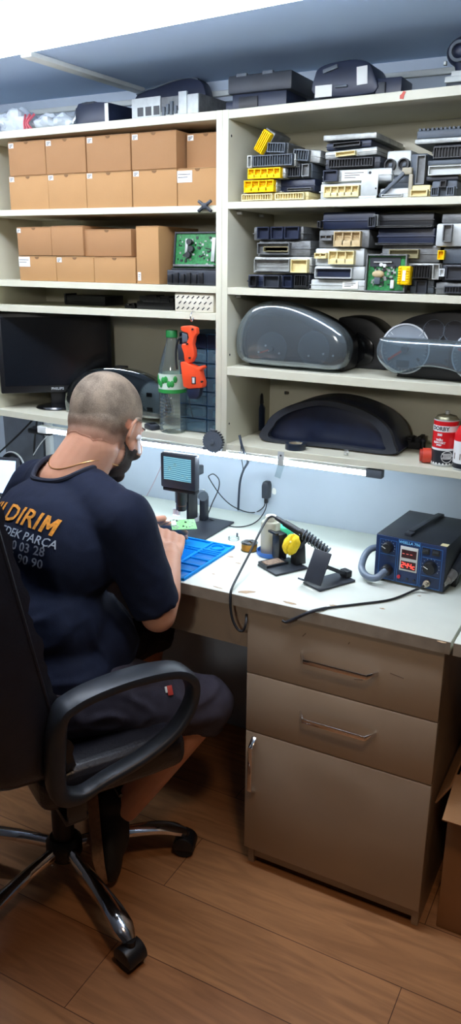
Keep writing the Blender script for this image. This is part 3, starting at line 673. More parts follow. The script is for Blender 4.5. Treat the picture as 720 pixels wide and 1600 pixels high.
def cluster(label, body, yb0, yb1, lens=None, ylens=None, ldepth=.02, bodym=blk, name='instrument_cluster', rim=None, n=5, base=None):
    bp = sp2(poly_px(body, yb0), n)
    if base is not None: bp = [(x, max(z, base(x))) for x, z in bp]
    cx = sum(p[0] for p in bp)/len(bp); zmin = min(p[1] for p in bp)
    t = thing(name, label, 'instrument cluster', (cx, yb0, zmin), group=None)
    L = T((-cx, -yb0, -zmin))
    MB().prism(bp, yb0, yb1, .003).xf(L).build('housing', bodym, t)
    if lens:
        lp = sp2(poly_px(lens, ylens), n)
        if base is not None: lp = [(x, max(z, base(x)+.001)) for x, z in lp]
        mb = MB(); dome(mb, lp, ylens, ldepth); mb.xf(L).build('lens', rim or lensm, t)
        sc = [(cx+(x-cx)*1, z) for x, z in lp]
        inner = [(lp_[0]+(sum(p[0] for p in lp)/len(lp)-lp_[0])*.03, lp_[1]+(sum(p[1] for p in lp)/len(lp)-lp_[1])*.03) for lp_ in lp]
        mb = MB(); mb.ring(lp, inner, ylens, yb0+.002); mb.xf(L).build('lens_rim', rim or lensm, t)
    return t, L
def loc_px(L, px, py, y): v = L @ at(px, py, 'y', y); return v
fl4 = lambda x: rz_(3, x)+.0008
cA, L = cluster('instrument cluster behind a large clear domed lens, left end of the third right shelf',
    [(384, 552), (384, 520), (396, 494), (425, 480), (460, 482), (500, 498), (525, 515), (540, 535), (540, 572), (520, 585), (450, 580), (395, 574)], .35, .435,
    [(372, 540), (374, 515), (385, 492), (402, 476), (425, 470), (455, 473), (490, 486), (520, 503), (538, 519), (546, 535), (546, 552), (538, 571), (524, 578), (480, 575), (430, 571), (390, 566), (376, 556)], .332, .03, base=fl4)
for px, py, r in ((425, 545, .040), (490, 545, .040)):
    v = loc_px(L, px, py, .348); gauge(cA, v.x, v.y, v.z, r, dialm, slate, 20, ang=200 if px < 450 else None)
for px, py in ((420, 548), (436, 552), (404, 550), (482, 556), (505, 553), (520, 556), (415, 540)):
    v = loc_px(L, px, py, .345); MB().cyl((v.x, v.y, v.z), (v.x, v.y-.0014, v.z), .0026, seg=12).build('indicator', tickm, cA)
cB, L = cluster('plain black instrument cluster half hidden between the two clear ones', [(528, 500), (548, 495), (575, 500), (594, 514), (604, 530), (606, 576), (560, 580), (545, 578), (535, 560), (548, 530)], .44, .53, base=fl4)
MB().prism([(p[0], p[1]) for p in sp2([(-.03, .012), (.02, .012), (.035, .03), (.03, .065), (.0, .085), (-.015, .08)], 4)], -.006, 0, .002).build('dark_window', mat('smoked_window', (12, 13, 16), .15), cB)
cC, L = cluster('black instrument cluster with white-rimmed dials at the right edge of the third right shelf',
    [(606, 534), (616, 512), (640, 497), (675, 489), (720, 489), (770, 496), (815, 520), (818, 604), (700, 601), (624, 597), (621, 578), (606, 566)], .345, .46,
    [(589, 546), (593, 533), (600, 527), (650, 529), (720, 533), (780, 537), (826, 544), (832, 580), (800, 596), (750, 594), (722, 584), (700, 577), (672, 573), (645, 575), (620, 583), (604, 575), (592, 561)], .326, .024, base=fl4)
v = loc_px(L, 633, 545, .343); gauge(cC, v.x, v.y, v.z, .0555, diall, tickm, 28, ang=215)
mb = MB().bx(v.x-.018, v.x+.012, v.y-.003, v.y-.0015, v.z-.042, v.z-.026); mb.build('dial_display', slate, cC)
for px, py in ((678, 516), (710, 518)):
    w_ = loc_px(L, px, py, .343); gauge(cC, w_.x, w_.y, w_.z, .0235, mat('dark_dial', (34, 34, 40), .5), slate, 10)
v = loc_px(L, 744, 557, .343); gauge(cC, v.x, v.y, v.z, .0525, diall, tickm, 28, ang=160)
v = loc_px(L, 683, 551, .343); MB().bx(v.x-.026, v.x+.026, v.y-.002, v.y, v.z-.03, v.z+.022, .001).build('middle_display', slate, cC)
for px, py in ((653, 562), (697, 564)):
    v = loc_px(L, px, py, .335); MB().box((v.x, v.y, v.z), (.008, .002, .005), (0, .8, 0)).build('peg', blkm, cC)
fl5 = lambda x: rz_(4, x)+.0008
cD, L = cluster('large blue-black half round cluster hood on the lowest right shelf', [(411, 688), (415, 662), (430, 645), (460, 631), (500, 625), (545, 632), (585, 649), (609, 671), (618, 692), (614, 712), (520, 700)], .37, .50, bodym=navyp, base=fl5)
o = sp2(poly_px([(412, 688), (416, 662), (431, 645), (461, 632), (500, 626), (544, 633), (583, 650), (606, 671), (614, 692), (611, 710), (520, 700)], .352), 5); o = [(x, max(z, fl5(x))) for x, z in o]
i_ = sp2(poly_px([(424, 686), (428, 664), (440, 651), (466, 640), (500, 634), (540, 641), (573, 656), (592, 674), (598, 692), (596, 704), (520, 695)], .352), 5)
mb = MB(); mb.ring(o, i_, .352, .3705); mb.xf(L).build('hood_rim', blk2, cD)
cE, L = cluster('dark oval instrument cluster behind the head of the seated person', [(116, 646), (112, 612), (125, 592), (150, 579), (185, 577), (225, 585), (250, 602), (258, 625), (256, 652), (190, 648)], .392, .413,
    [(104, 636), (105, 610), (118, 592), (144, 577), (180, 574), (222, 583), (250, 600), (261, 625), (259, 653), (190, 649), (116, 648)], .374, .016, bodym=blk2, rim=clearp, base=lambda x: lz(4, x)+.0008)
v = loc_px(L, 240, 622, .390); gauge(cE, v.x, v.y, v.z, .046, diall, slate, 26)
for px, py in ((233, 617), (234, 640)):
    v = loc_px(L, px, py, .386); MB().bx(v.x-.009, v.x+.009, v.y-.002, v.y+.001, v.z-.006, v.z+.006, .001).build('display_window', blk, cE)
xc, w_, zb, zt = slot(181, 570, 196, 582, .405)
t = thing('black_clip', 'small black clip piece standing on top of the cluster behind the head', 'clip', (xc, .400, zb-.003))
MB().bx(-w_/2, w_/2, 0, .02, 0, zt-zb, .002).build('body', blk, t); MB().cyl((0, -.001, .012), (0, 0, .012), .003, seg=12).build('rivet', tickm, t)

# ================================================================ bottle, hanging tool, drawers
bx_ = at(270, 657, 'y', .325); zf = lz(4, bx_.x)+.0006
h_ = at(272, 516, 'y', .325).z-zf; r_ = .0365
t = thing('water_bottle', 'clear plastic water bottle with green cap and green label on the left shelf', 'bottle', (bx_.x, .325, zf))
prof = [(0, 0), (r_*.9, 0), (r_, .006)]
for k in range(10): prof += [(r_, .012+k*.009), (r_*.955, .016+k*.009)]
prof += [(r_, .108), (r_, .160), (r_*.97, .170), (r_*.72, .205), (r_*.42, h_-.03), (.0135, h_-.018), (.0135, h_-.012), (0, h_-.012)]
MB().lathe(prof, seg=32).build('bottle_body', petm, t)
MB().lathe([(r_+.0006, .108), (r_+.0006, .158)], seg=32).lathe([(r_+.0002, .108), (r_+.0002, .158)], seg=32).build('label', mat('label_white_green', (196, 214, 196), .5), t)
MB().lathe([(r_+.0011, .108), (r_+.0011, .118)], seg=32).lathe([(r_+.0003, .108), (r_+.0003, .118)], seg=32).build('label_band', mat('label_green', (40, 140, 62), .5), t)
mb = MB()
for k in range(9):
    a = R(-150+k*13); rr = r_+.0012; mb.ell((rr*math.cos(a), rr*math.sin(a), .138+.008*math.sin(k*1.7)), (.006, .002, .009), (0, 0, a+R(90)), u=10, v=6)
mb.build('label_print', mat('label_green', (40, 140, 62)), t)
MB().lathe([(0, h_), (.0145, h_), (.0155, h_-.002), (.0155, h_-.018), (.0135, h_-.018)], seg=28).build('cap', mat('green_cap', (24, 112, 52), .45), t)
def z514(pts): return [(x/5.143+220, y/5.143+480) for x, y in pts]
yh = .266
hk = at(299, 501, 'y', yh)
t = thing('hand_tool', 'orange plastic gun shaped tool hanging from a hook on the left shelf edge', 'tool', (hk.x, yh, hk.z-.11))
L = T(-Vector(t.location))
up_ = poly_px(z514([(332, 152), (400, 147), (455, 163), (462, 212), (440, 236), (428, 300), (438, 340), (442, 390), (420, 440), (388, 450), (362, 425), (356, 370), (338, 318), (340, 292), (378, 290), (396, 240), (388, 208), (350, 196), (334, 182)]), yh)
MB().prism(up_, yh-.009, yh+.009, .003).xf(L).build('handle', orange, t)
lo_ = poly_px(z514([(334, 436), (372, 434), (400, 452), (465, 482), (505, 465), (516, 486), (490, 508), (500, 560), (513, 600), (510, 645), (400, 652), (358, 636)]), yh)
MB().prism(lo_, yh-.012, yh+.012, .003).xf(L).build('barrel', orange, t)
p = at(*z514([(425, 585)])[0], 'y', yh-.0125); MB().bx(p.x-.006, p.x+.006, p.y-.001, p.y+.001, p.z-.010, p.z+.008, .0005).xf(L).build('switch_plate', blk2, t); MB().bx(p.x-.0035, p.x+.003, p.y-.002, p.y, p.z-.008, p.z+.006, .0005).xf(L).build('switch', whitep, t)
MB().prism(poly_px(z514([(384, 650), (490, 645), (482, 705), (462, 735), (405, 735), (388, 705)]), yh), yh-.010, yh+.010, .003).xf(L).build('nozzle', navyp, t)
MB().prism(poly_px(z514([(337, 205), (380, 215), (388, 280), (340, 288)]), yh), yh-.006, yh+.006, .002).xf(L).build('trigger_guard', slate, t)
MB().prism(poly_px(z514([(306, 296), (346, 300), (360, 420), (310, 425)]), yh), yh-.007, yh+.007, .002).xf(L).build('battery_block', blk2, t)
for qx, qy in ((368, 296), (388, 408), (412, 178), (486, 600)):
    p = at(*z514([(qx, qy)])[0], 'y', yh-.013); MB().cyl((p.x, p.y-.0005, p.z), (p.x, p.y+.006, p.z), .0024, seg=12).xf(L).build('screw', blkm, t)
MB().tube([L @ at(*q_, 'y', yh) for q_ in z514([(335, 236), (300, 262), (284, 330), (282, 420), (290, 500)])], .0028, 8).build('strap', rubber, t)
MB().tube([L @ at(*q_, 'y', yh) for q_ in z514([(370, 640), (385, 720), (398, 800), (420, 890)])], .0009, 6).build('thin_wire', rubber, t)
MB().tube([L @ Vector((hk.x, yh+.018, hk.z+.02)), L @ Vector((hk.x, yh+.006, hk.z+.022)), L @ Vector((hk.x, yh-.004, hk.z+.010)), L @ Vector((hk.x, yh+.002, hk.z-.002)), L @ Vector((hk.x, yh+.01, hk.z+.006))], .0016, 8).build('hook', chrome, t)
# drawer organiser
xa = at(281, 600, 'y', .352).x; xb = LX1-.002; zf = max(lz(4, xa), lz(4, xb))+.0006; H_ = at(310, 521, 'y', .352).z-zf
t = thing('drawer_organiser', 'small parts organiser with clear blue drawers behind the orange hanging tool', 'organiser', ((xa+xb)/2, .352, zf)); W_ = xb-xa
mb = MB(); tk = .002
mb.bx(-W_/2, -W_/2+tk, 0, .14, 0, H_).bx(W_/2-tk, W_/2, 0, .14, 0, H_).bx(-W_/2, W_/2, .138, .14, 0, H_)
nr = 7
for k in range(nr+1): mb.bx(-W_/2, W_/2, 0, .14, max(0, H_*k/nr-.0015), H_*k/nr)
mb.bx(.012, .014, 0, .14, 0, H_); mb.build('frame', mat('dark_blue_frame', (66, 108, 150), .45), t)
for k in range(nr):
    for (c0, c1) in ((-W_/2+tk+.001, .011), (.015, W_/2-tk-.001)):
        z0, z1 = H_*k/nr+.001, H_*(k+1)/nr-.003
        d = MB().bx(c0, c1, -.004, -.002, z0, z1).bx(c0, c0+.001, -.002, .13, z0, z1-.006).bx(c1-.001, c1, -.002, .13, z0, z1-.006).bx(c0, c1, -.002, .13, z0, z0+.001).build('drawer', bluep if k < nr-1 else navyp, t)
        if k not in (nr-1, 4): MB().box(((c0+c1)/2+.002, .012, z0+.013), ((c1-c0)*.62, .02, .017), (0, .12*(k % 3-1), 0), .002).build('contents', mat('tan_parts', (206, 188, 150), .7, var=.3), d)
        MB().bx((c0+c1)/2-.006, (c0+c1)/2+.006, -.009, -.004, z1-.005, z1-.002, .001).build('pull', bluep, d)
xc, w_, zb, zt = slot(225, 654, 247, 668, .31); zf = lz(4, xc)+.0006
t = thing('remote_fob', 'small black plastic fob lying at the left shelf edge near the bottle', 'fob', (xc, .315, zf), R(-25))
MB().prism([(-.02, 0), (.02, 0), (.018, .012), (-.008, .017), (-.02, .012)], -.014, .014, .002).build('body', blk2, t); MB().bx(-.008, .006, -.008, .008, .0145, .0168, .0008).build('button', blk, t)
# toothed fan wheel hung at the divider
c = at(333, 690, 'y', .272)
t = thing('fan_wheel', 'slate grey toothed fan wheel hanging at the foot of the shelf divider', 'wheel', (c.x, .270, c.z))
n = 26; ol = []
for k in range(n*2):
    a = math.pi*k/n; r = .0275+(.0022 if k % 2 else -.0005); ol.append((r*math.cos(a), r*math.sin(a)))
MB().prism(ol, -.003, .0, .0).build('disc', slate, t)
for k in range(11):
    a = R(-75+k*15); MB().box((.0275*math.cos(a), .003, .0275*math.sin(a)), (.006, .010, .0045), (0, -a+.5, 0), .0008).build('blade', blk2, t)
MB().cyl((0, -.006, 0), (0, -.002, 0), .006, seg=18).build('hub', slate, t)
MB().box((-.023, -.002, -.02), (.012, .006, .008), None, .002).box((.0, -.002, .031), (.016, .005, .006), (0, .2, 0), .002).build('lug', slate, t)
MB().tube([(0, .0, .0), (0, .006, .015), (0, .012, .02)], .0014, 6).build('peg', blk2, t)
c = at(320, 322, 'y', .280)
t = thing('cross_clip', 'black cross shaped plastic clip on the edge of the upper left shelf', 'clip', (c.x, .279, c.z-.012))
MB().bar((-.018, 0, .0), (.018, 0, .024), .008, .007, .002).bar((-.018, .001, .024), (.018, .001, .0), .008, .007, .002).bx(-.007, .007, -.005, .006, .005, .019, .002).build('clip_body', blk2, t)

# ================================================================ lowest right shelf
xc, w_, zb, zt = slot(398, 613, 416, 680, .50); zf = rz_(4, xc)+.0006; h_ = zt-zf
t = thing('dark_bottle', 'small dark bottle in the left back corner of the lowest right shelf', 'bottle', (xc, .49, zf))
MB().lathe([(0, 0), (w_/2, 0), (w_/2, h_*.6), (w_*.3, h_*.72), (w_*.22, h_*.8), (0, h_*.8)], seg=24).build('bottle_body', mat('dark_glass', (38, 48, 66), .15), t)
MB().lathe([(0, h_), (w_*.2, h_), (w_*.3, h_*.95), (w_*.36, h_*.72), (w_*.24, h_*.72)], seg=24).build('cap', blk, t)
c = at(460, 694, 'y', .31); zf = rz_(4, c.x)+.0006
t = thing('tape_roll', 'flat roll of black electrical tape on the lowest right shelf edge', 'tape roll', (c.x, .317, zf))
MB().lathe([(.017, 0), (.026, 0), (.026, .015), (.017, .015), (.017, 0)], seg=36).build('tape', mat('tape_black', (34, 42, 54), .35), t)
MB().lathe([(.0155, .0005), (.0168, .0005), (.0168, .0145), (.0155, .0145), (.0155, .0005)], seg=36).build('core', mat('core_card', (150, 140, 120), .8), t)
c = at(447, 614, 'y', .535)
t = thing('wall_hook', 'small dark screw hook in the back panel above the half round hood', 'hook', (c.x, .5415, c.z))
MB().box((0, -.004, 0), (.012, .008, .008), None, .002).build('plate', mat('hook_brown', (88, 78, 66), .6), t); MB().tube([(0, -.007, 0), (0, -.014, -.002), (0, -.016, .006)], .0014, 6).build('prong', slate, t)
c = at(541, 708, 'y', .31); zf = rz_(4, c.x)+.0006
t = thing('wire_spring', 'tiny loose clear spring on the lowest right shelf edge', 'spring', (c.x, .308, zf))
MB().tube([(.005*math.cos(k*.9), .005*math.sin(k*.9), .0012+.0005*k) for k in range(26)], .0007, 6, 3).build('coil', steel, t)
lump('connector_parts', 'dark jumbled connector part beside the half round hood', 'connector', (620, 682, 656, 702), .45, rz_(4, .3)+.0006, .06, blkm, 11, 9)
t = thing('fuse_holder', 'small black peg shaped part between the dark connectors and the red tube', 'connector', (at(662, 690, 'y', .46).x, .455, rz_(4, .33)+.0006))
MB().cyl((0, 0, 0), (0, 0, .022), .006, seg=16).build('stem', blk, t); MB().ell((0, 0, .024), (.007, .007, .006)).build('head', blk2, t)
c = at(672, 706, 'y', .34); zf = rz_(4, c.x)+.0006
t = thing('red_tube', 'orange red tube lying behind the spray can on the lowest right shelf', 'tube', (c.x, .335, zf+.0172), rot=(0, 0, R(20)))
MB().cyl((-.016, 0, 0), (.045, 0, 0), .017, seg=28).build('tube_body', mat('tube_red', (206, 70, 48), .45), t); MB().cyl((-.022, 0, 0), (-.0155, 0, 0), .0145, seg=28).build('cap', mat('tube_red_dark', (170, 50, 36), .45), t)
def wrap(mb, r, c=(0, 0, 0), a0=-90):
    """bend flat letters (x, z) round a vertical cylinder"""
    for v in mb.bm.verts:
        a = R(a0)+v.co.x/r; rr = r-v.co.y; v.co = Vector((c[0]+rr*math.cos(a), c[1]+rr*math.sin(a), c[2]+v.co.z))
    return mb
canred = mat('can_red', (206, 30, 36), .3); canblk = mat('can_black', (36, 40, 46), .35); canwhite = mat('can_white', (226, 226, 224), .35)
def spray_can(label, px, y, bands, texts, top='valve', name='spray_can'):
    xc, w_, zb, zt = slot(*px, y); zf = rz_(4, xc)+.0006; r = w_/2; h = zt-zf
    t = thing(name, label, 'spray can', (xc, y, zf), R(8))
    MB().lathe([(0, 0), (r*.95, 0), (r, .003), (r*.98, .006)], seg=36).build('base_rim', steel, t)
    for nm, m, z0, z1 in bands: MB().lathe([(r*.9, z0*h), (r, z0*h), (r, z1*h), (r*.9, z1*h)], seg=40).build(nm, m, t)
    for s, size, m, zz, a in texts: wrap(text_mb(s, size, .0006, 1.0, .0003), r+.0003, a0=a).xf(T((0, 0, zz*h))).build('print', m, t)
    return t, r, h
yc = .335
t, r, h = spray_can('red and black spray can with a white lettered band on the lowest right shelf', (676, 641, 715, 727), yc,
    [('black_band', canblk, .05, .30), ('white_stripe', canwhite, .30, .34), ('red_body', canred, .34, .64), ('white_band', canwhite, .64, .75), ('red_top', canred, .75, .83), ('shoulder_ring', steel, .83, .85)],
    [('DORBY', .0125, ink, .695, -112), ('500', .0078, canwhite, .585, -112), ('YA\u011eLI', .0060, canwhite, .49, -112), ('KONTAKT', .0062, canwhite, .44, -112), ('SPREY', .0048, canwhite, .395, -112)])
MB().lathe([(r*.97, h*.85), (r*.80, h*.89), (r*.78, h*.905), (r*.5, h*.92), (r*.3, h*.935), (0, h*.935)], seg=36).build('dome', mat('olive_metal', (132, 128, 104), .35, .7), t)
MB().cyl((0, 0, h*.93), (0, 0, h), .0045, seg=16).build('nozzle', whitep, t)
mb = MB()
for k in range(9): mb.tube([(-.010+.0024*k-.002, 0, -.006), (-.008+.0024*k, 0, .002), (-.012+.0024*k, 0, .008)], .0006, 5, 4)
mb.tube([(.013*math.cos(q_*.3), 0, .013*math.sin(q_*.3)) for q_ in range(21)], .0007, 5, 2)
wrap(mb, r+.0008, a0=-70).xf(T((0, 0, .19*h))).build('emblem', canwhite, t)
for k in range(9): 
    a = R(-150+k*16); MB().box((r*1.001*math.cos(a), r*1.001*math.sin(a), .0068), (.004, .0012, .004), (0, 0, a+R(90))).build('pictogram', canwhite, t)
t, r, h = spray_can('white spray can with a red cap cut by the right edge of the photo', (709, 664, 748, 731), yc-.02,
    [('black_band', canblk, .05, .16), ('white_body', canwhite, .16, .66)], [('\u2690', .012, ink, .36, -120)][:0])
MB().lathe([(r, h*.66), (r*.98, h*.80), (r*.72, h*.97), (r*.5, h), (0, h)], seg=36).build('cap', canred, t)
mb = MB(); mb.prism([(-.009, -.007), (.009, -.007), (.009, .007), (-.009, .007)], 0, .0006); wrap(mb, r+.0006, a0=-128).xf(T((0, 0, h*.32))).build('print', mat('label_brown', (96, 76, 50), .6), t)

# ================================================================ things on top of the units
def ztop(x): return (lz(0, x) if x < -.23 else rz_(0, x))+.0016
bagm = mat('thin_white_bag', (206, 214, 220), .35, var=.08); bagr = mat('bag_red_print', (196, 90, 100), .4)
def bag(label, px, y, seed, d=.1):
    xc, w_, zb, zt = slot(*px, y); t = thing('plastic_bag', label, 'bag', (xc, y+d/2, ztop(xc)), group='plastic bags on top of the left unit'); h = zt-ztop(xc)
    mb = MB(); mb.ell((0, 0, h*.45), (w_/2*.95, d/2, h*.52), u=36, v=22)
    for v in mb.bm.verts:
        q_ = v.co+Vector((seed, 0, 0)); v.co += v.co.normalized()*(abs(noise.noise(q_*26))*.03-.012+noise.noise(q_*70)*.006); v.co.z = max(0, v.co.z)
    mb.build('bag_body', bagm, t, sharp=25)
    return t, w_, h, d
t, w_, h, d = bag('crumpled white plastic bag at the far left on top of the shelf unit', (-20, 163, 42, 206), .31, 1)
t, w_, h, d = bag('crumpled white and red plastic bag on top of the left unit', (30, 170, 108, 203), .32, 5)
for k in range(3): MB().tube([(-w_*.42+.012*k, -d*.46, .004), (-w_*.40+.006*k, -d*.5, h*.4), (-w_*.44+.016*k, -d*.36, h*.85)], .0035, 6).build('red_print', bagr, t)
xc, w_, zb, zt = slot(110, 158, 172, 192, .34)
t = thing('dark_module', 'dark box module with a white sticker beside the plastic bags on top', 'control module', (xc, .34, ztop(xc)), R(-6)); h = zt-ztop(xc)
MB().prism([(-w_/2, 0), (w_/2, 0), (w_/2, h*.86), (-w_*.1, h), (-w_*.32, h*.96), (-w_*.42, h*.7)], 0, .12, .002).build('case', navyp, t)
MB().bx(w_/2-.012, w_/2, -.001, .0, h*.12, h*.84).build('sticker', white, t)
MB().bx(-w_*.22, w_*.12, .0, .02, h*.88, h*.98, .001).build('clip_rail', blk2, t)
MB().prism([(-w_/2-.005, 0), (-w_/2+.012, 0), (-w_*.36, h*.8)], -.004, .01, .001).build('film_flap', lensm, t)
xc, w_, zb, zt = slot(203, 148, 312, 181, .33); h = zt-ztop(xc)
t = thing('car_radio_chassis', 'pale metal car radio chassis with square cut-outs on top of the left unit', 'radio', (xc, .33, ztop(xc)), R(-4))
MB().bx(-w_/2, w_/2, .004, .16, 0, h*.92, .001).build('case', alud, t)
mb = MB(); mb.bx(-w_*.08, w_*.24, .003, .004, 0, h*.3).bx(-w_/2, -w_*.06, 0, .004, 0, h*.98, .0006).bx(w_*.22, w_*.34, -.002, .004, 0, h*1.05, .0006).bx(w_*.34, w_/2, .0, .004, .0, h*.9, .0006); mb.build('front_plate', steel, t)
for k in range(3): MB().bx(-w_*.41+k*w_*.125, -w_*.41+k*w_*.125+w_*.09, -.0008, .001, h*.2, h*.58).build('cut_out', blk, t)
for k in range(4): MB().bx(-w_*.03+k*w_*.06, -w_*.03+k*w_*.06+w_*.04, -.002, .005, h*.12+.003*(k % 2), h*(.5+.1*(k % 3)), .0006).build('circuit_part', slate, t)
for k in range(6): MB().bx(-w_*.48+k*w_*.05, -w_*.48+k*w_*.05+.003, -.004, 0, -.0002, .006, .0004).build('pin', steel, t)
pts = [(214, 148), (240, 138), (268, 128), (292, 122), (310, 124), (320, 140), (322, 176), (300, 178), (215, 172)]
yb = .50; bp = sp2(poly_px(pts, yb), 3); cx = sum(p[0] for p in bp)/len(bp); z0 = ztop(cx); bp = [(x-cx, max(0, z-z0)) for x, z in bp]
t = thing('dark_housing', 'big dark rounded housing behind the pale radio chassis on top', 'housing', (cx, yb, z0))
MB().prism(bp, 0, .04, .003).build('shell', navyp, t); MB().tube([(bp[k][0], -.002, bp[k][1]) for k in range(0, 13, 2)], .002, 6).build('edge_bead', slate, t)
xc, w_, zb, zt = slot(326, 152, 362, 166, .493)
t = thing('pale_plate', 'small pale plate lying between the radio chassis and the dark flat device', 'plate', (xc, .493, ztop(xc)))
MB().bx(-w_/2, w_/2, 0, .06, 0, .008, .001).bx(-w_/2, w_/2, .05, .06, .008, zt-ztop(xc), .001).build('plate', slate, t)
xc, w_, zb, zt = slot(347, 114, 462, 167, .35); z0 = ztop(xc); h = zt-z0
t = thing('dark_flat_device', 'wide dark device with an overhanging lid on top of the right unit', 'device', (xc+.004, .35, z0))
MB().bx(-w_*.38, w_*.36, 0, .12, 0, h*.52, .003).bx(-w_/2, -w_*.36, .01, .06, 0, h*.35, .002).build('base', navyp, t)
MB().bx(-w_*.42, w_*.44, -.008, .13, h*.5, h*.98, .004).build('lid', blk2, t)
for k, c_ in ((0, -.3), (1, .05)): MB().bx(w_*c_, w_*(c_+.14), -.009, .0, h*.93, h*1.02, .001).build('tab', slate, t)
MB().bx(-w_*.28, -w_*.02, -.003, .0, h*.1, h*.42, .001).build('connector', blk, t)
pts = [(492, 150), (491, 118), (500, 104), (525, 96), (556, 92), (575, 97), (583, 112), (584, 145)]
yb = .35; bp = sp2(poly_px(pts, yb), 3); cx = sum(p[0] for p in bp)/len(bp); z0 = ztop(cx); bp = [(x-cx, max(0, z-z0)) for x, z in bp]; h = max(p[1] for p in bp)
t = thing('instrument_cluster', 'dark instrument cluster back with two white stickers on top of the right unit', 'instrument cluster', (cx, yb, z0))
MB().prism(bp, 0, .10, .005).build('housing', navyp, t)
w_ = max(p[0] for p in bp)*2
MB().bx(-w_*.42, -w_*.17, -.0012, .0, h*.18, h*.46).build('sticker', white, t); MB().box((w_*.26, -.0008, h*.6), (w_*.15, .0012, h*.42), (0, -.06, 0)).build('sticker', white, t)
MB().box((-w_*.2, -.002, h*.82), (w_*.22, .006, h*.1), (0, -.25, 0), .001).build('vent', slate, t)
MB().bx(-w_*.5, w_*.5, -.008, .02, 0, h*.12, .002).build('foot_rail', blk2, t)
MB().bx(-w_*.12, w_*.06, -.006, .01, h*.36, h*.42, .001).build('catch', slate, t)
xc, w_, zb, zt = slot(588, 121, 627, 147, .36); z0 = ztop(xc); h = zt-z0
t = thing('dark_module', 'small dark module right of the cluster with white stickers on top', 'control module', (xc, .36, z0))
MB().bx(-w_*.5, w_*.5, 0, .08, 0, h, .002).build('case', navyp, t); MB().bx(-w_*.5, -w_*.12, -.006, .0, .003, h*.8, .001).build('connector', blk2, t)
c = at(629, 147, 'y', .284); 
t = thing('red_tape', 'scrap of red tape stuck on the top edge of the right unit', 'tape', (c.x, .2842, c.z-.008))
MB().prism([(-.006, 0), (.002, -.001), (.003, .005), (.006, .012), (.001, .014), (-.002, .009), (-.006, .006)], 0, .0009).build('scrap', mat('red_tape', (196, 70, 50), .5), t)
xc, w_, zb, zt = slot(697, 108, 770, 134, .34); z0 = ztop(xc); h = zt-z0
t = thing('pale_connector_block', 'pale connector block under the dark round housing at the top right edge', 'connector', (xc, .34, z0))
MB().bx(-w_/2, w_/2, .0, .08, 0, h*.4, .002).build('base', blk2, t); MB().bx(-w_/2-.002, w_/2, -.004, .06, h*.4, h*.72, .002).bx(-w_*.4, w_/2, .0, .05, h*.7, h, .002).build('shroud', trimm, t)
c = at(728, 78, 'y', .36)
t = thing('dark_round_housing', 'dark round housing standing on the pale block at the top right edge', 'housing', (c.x, .345, z0+h+.0006))
hh = min(c.z+.035, CZ-.004)-(z0+h)
mb = MB(); mb.ell((0, .04, hh*.56), (.045, .035, hh*.43)); mb.cyl((0, .04, 0), (0, .04, hh*.4), .022, .03, seg=24); mb.build('dome', navyp, t)
MB().lathe([(.014, 0), (.02, 0), (.02, .006), (.014, .006), (.014, 0)], Mx=T((-.012, .008, hh*.5)) @ Matrix.Rotation(R(90), 4, 'X')).build('ring', slate, t)
MB().box((-.044, .03, hh*.3), (.006, .01, .008), None, .001).build('lug', steel, t)
# metal strip and film hanging from the shelf edge
c0 = at(438, 706, 'y', .279)
t = thing('metal_strip', 'grey metal strip taped to the shelf edge in front of the light tube', 'strip', (c0.x, .2815, c0.z-.036))
MB().bx(-.0085, .0085, 0, .0022, 0, .036, .0006).build('plate', steel, t); MB().cyl((0, -.0005, .026), (0, 0, .026), .0026, seg=14).build('hole', ink, t)
MB().prism([(-.016, -.030), (.0, -.034), (.010, 0.002), (-.007, .002)], .0005, .0014).build('clear_tape', clearp, t)
# ================================================================ things on the bench
ZD = .7503
# ---- blue silicone mat
mx0, mx1, my0, my1 = -.62, -.168, .008, .268
t = thing('silicone_mat', 'bright blue silicone work mat with moulded trays on the bench under the hands', 'work mat', (mx1, my0, ZD))
W_, D_ = mx1-mx0, my1-my0
MB().bx(-W_, 0, 0, D_, 0, .0025, .001).build('base_sheet', blueM, t)
mb = MB(); o_ = [(-W_, 0), (0, 0), (0, D_), (-W_, D_)]
def wall(x0, x1, y0, y1, h=.0075): mb.bx(x0, x1, y0, y1, .002, h, .0012)
wall(-W_, 0, 0, .006); wall(-W_, 0, D_-.006, D_); wall(-.006, 0, 0, D_); wall(-W_, -W_+.006, 0, D_)
wall(-W_, -.006, D_-.062, D_-.056); wall(-W_, -.006, D_-.074, D_-.070)
wall(-.068, -.062, .006, D_-.006)
for k in range(5): wall(-.064, -.006, .050+.042*k-.002, .050+.042*k+.002) if .05+.042*k < D_-.06 else None
mb.build('raised_rims', blueM, t)
for k in range(4): MB().bx(-.060, -.012, .014+.044*k, .044+.044*k, .0024, .0034, .0006).build('tray_floor', mat('deep_blue_silicone', (10, 104, 176), .45, var=.05), t)
MB().lathe([(.016, 0), (.019, 0), (.019, .005), (.016, .005), (.016, 0)], (-.036, D_-.032, .0024), 28).build('round_rim', blueM, t)
mb = MB()
for k in range(22): mb.bx(-.34, -.075, .012+.0078*k, .0145+.0078*k, .0022, .0048, .0006)
for k in range(20): mb.bx(-.34+.0128*k, -.336+.0128*k, D_-.070, D_-.063, .0022, .0055, .0006)
mb.build('ridges', blueM, t)
satin = mat('satin_chrome', (228, 230, 232), .38, .55, .04)
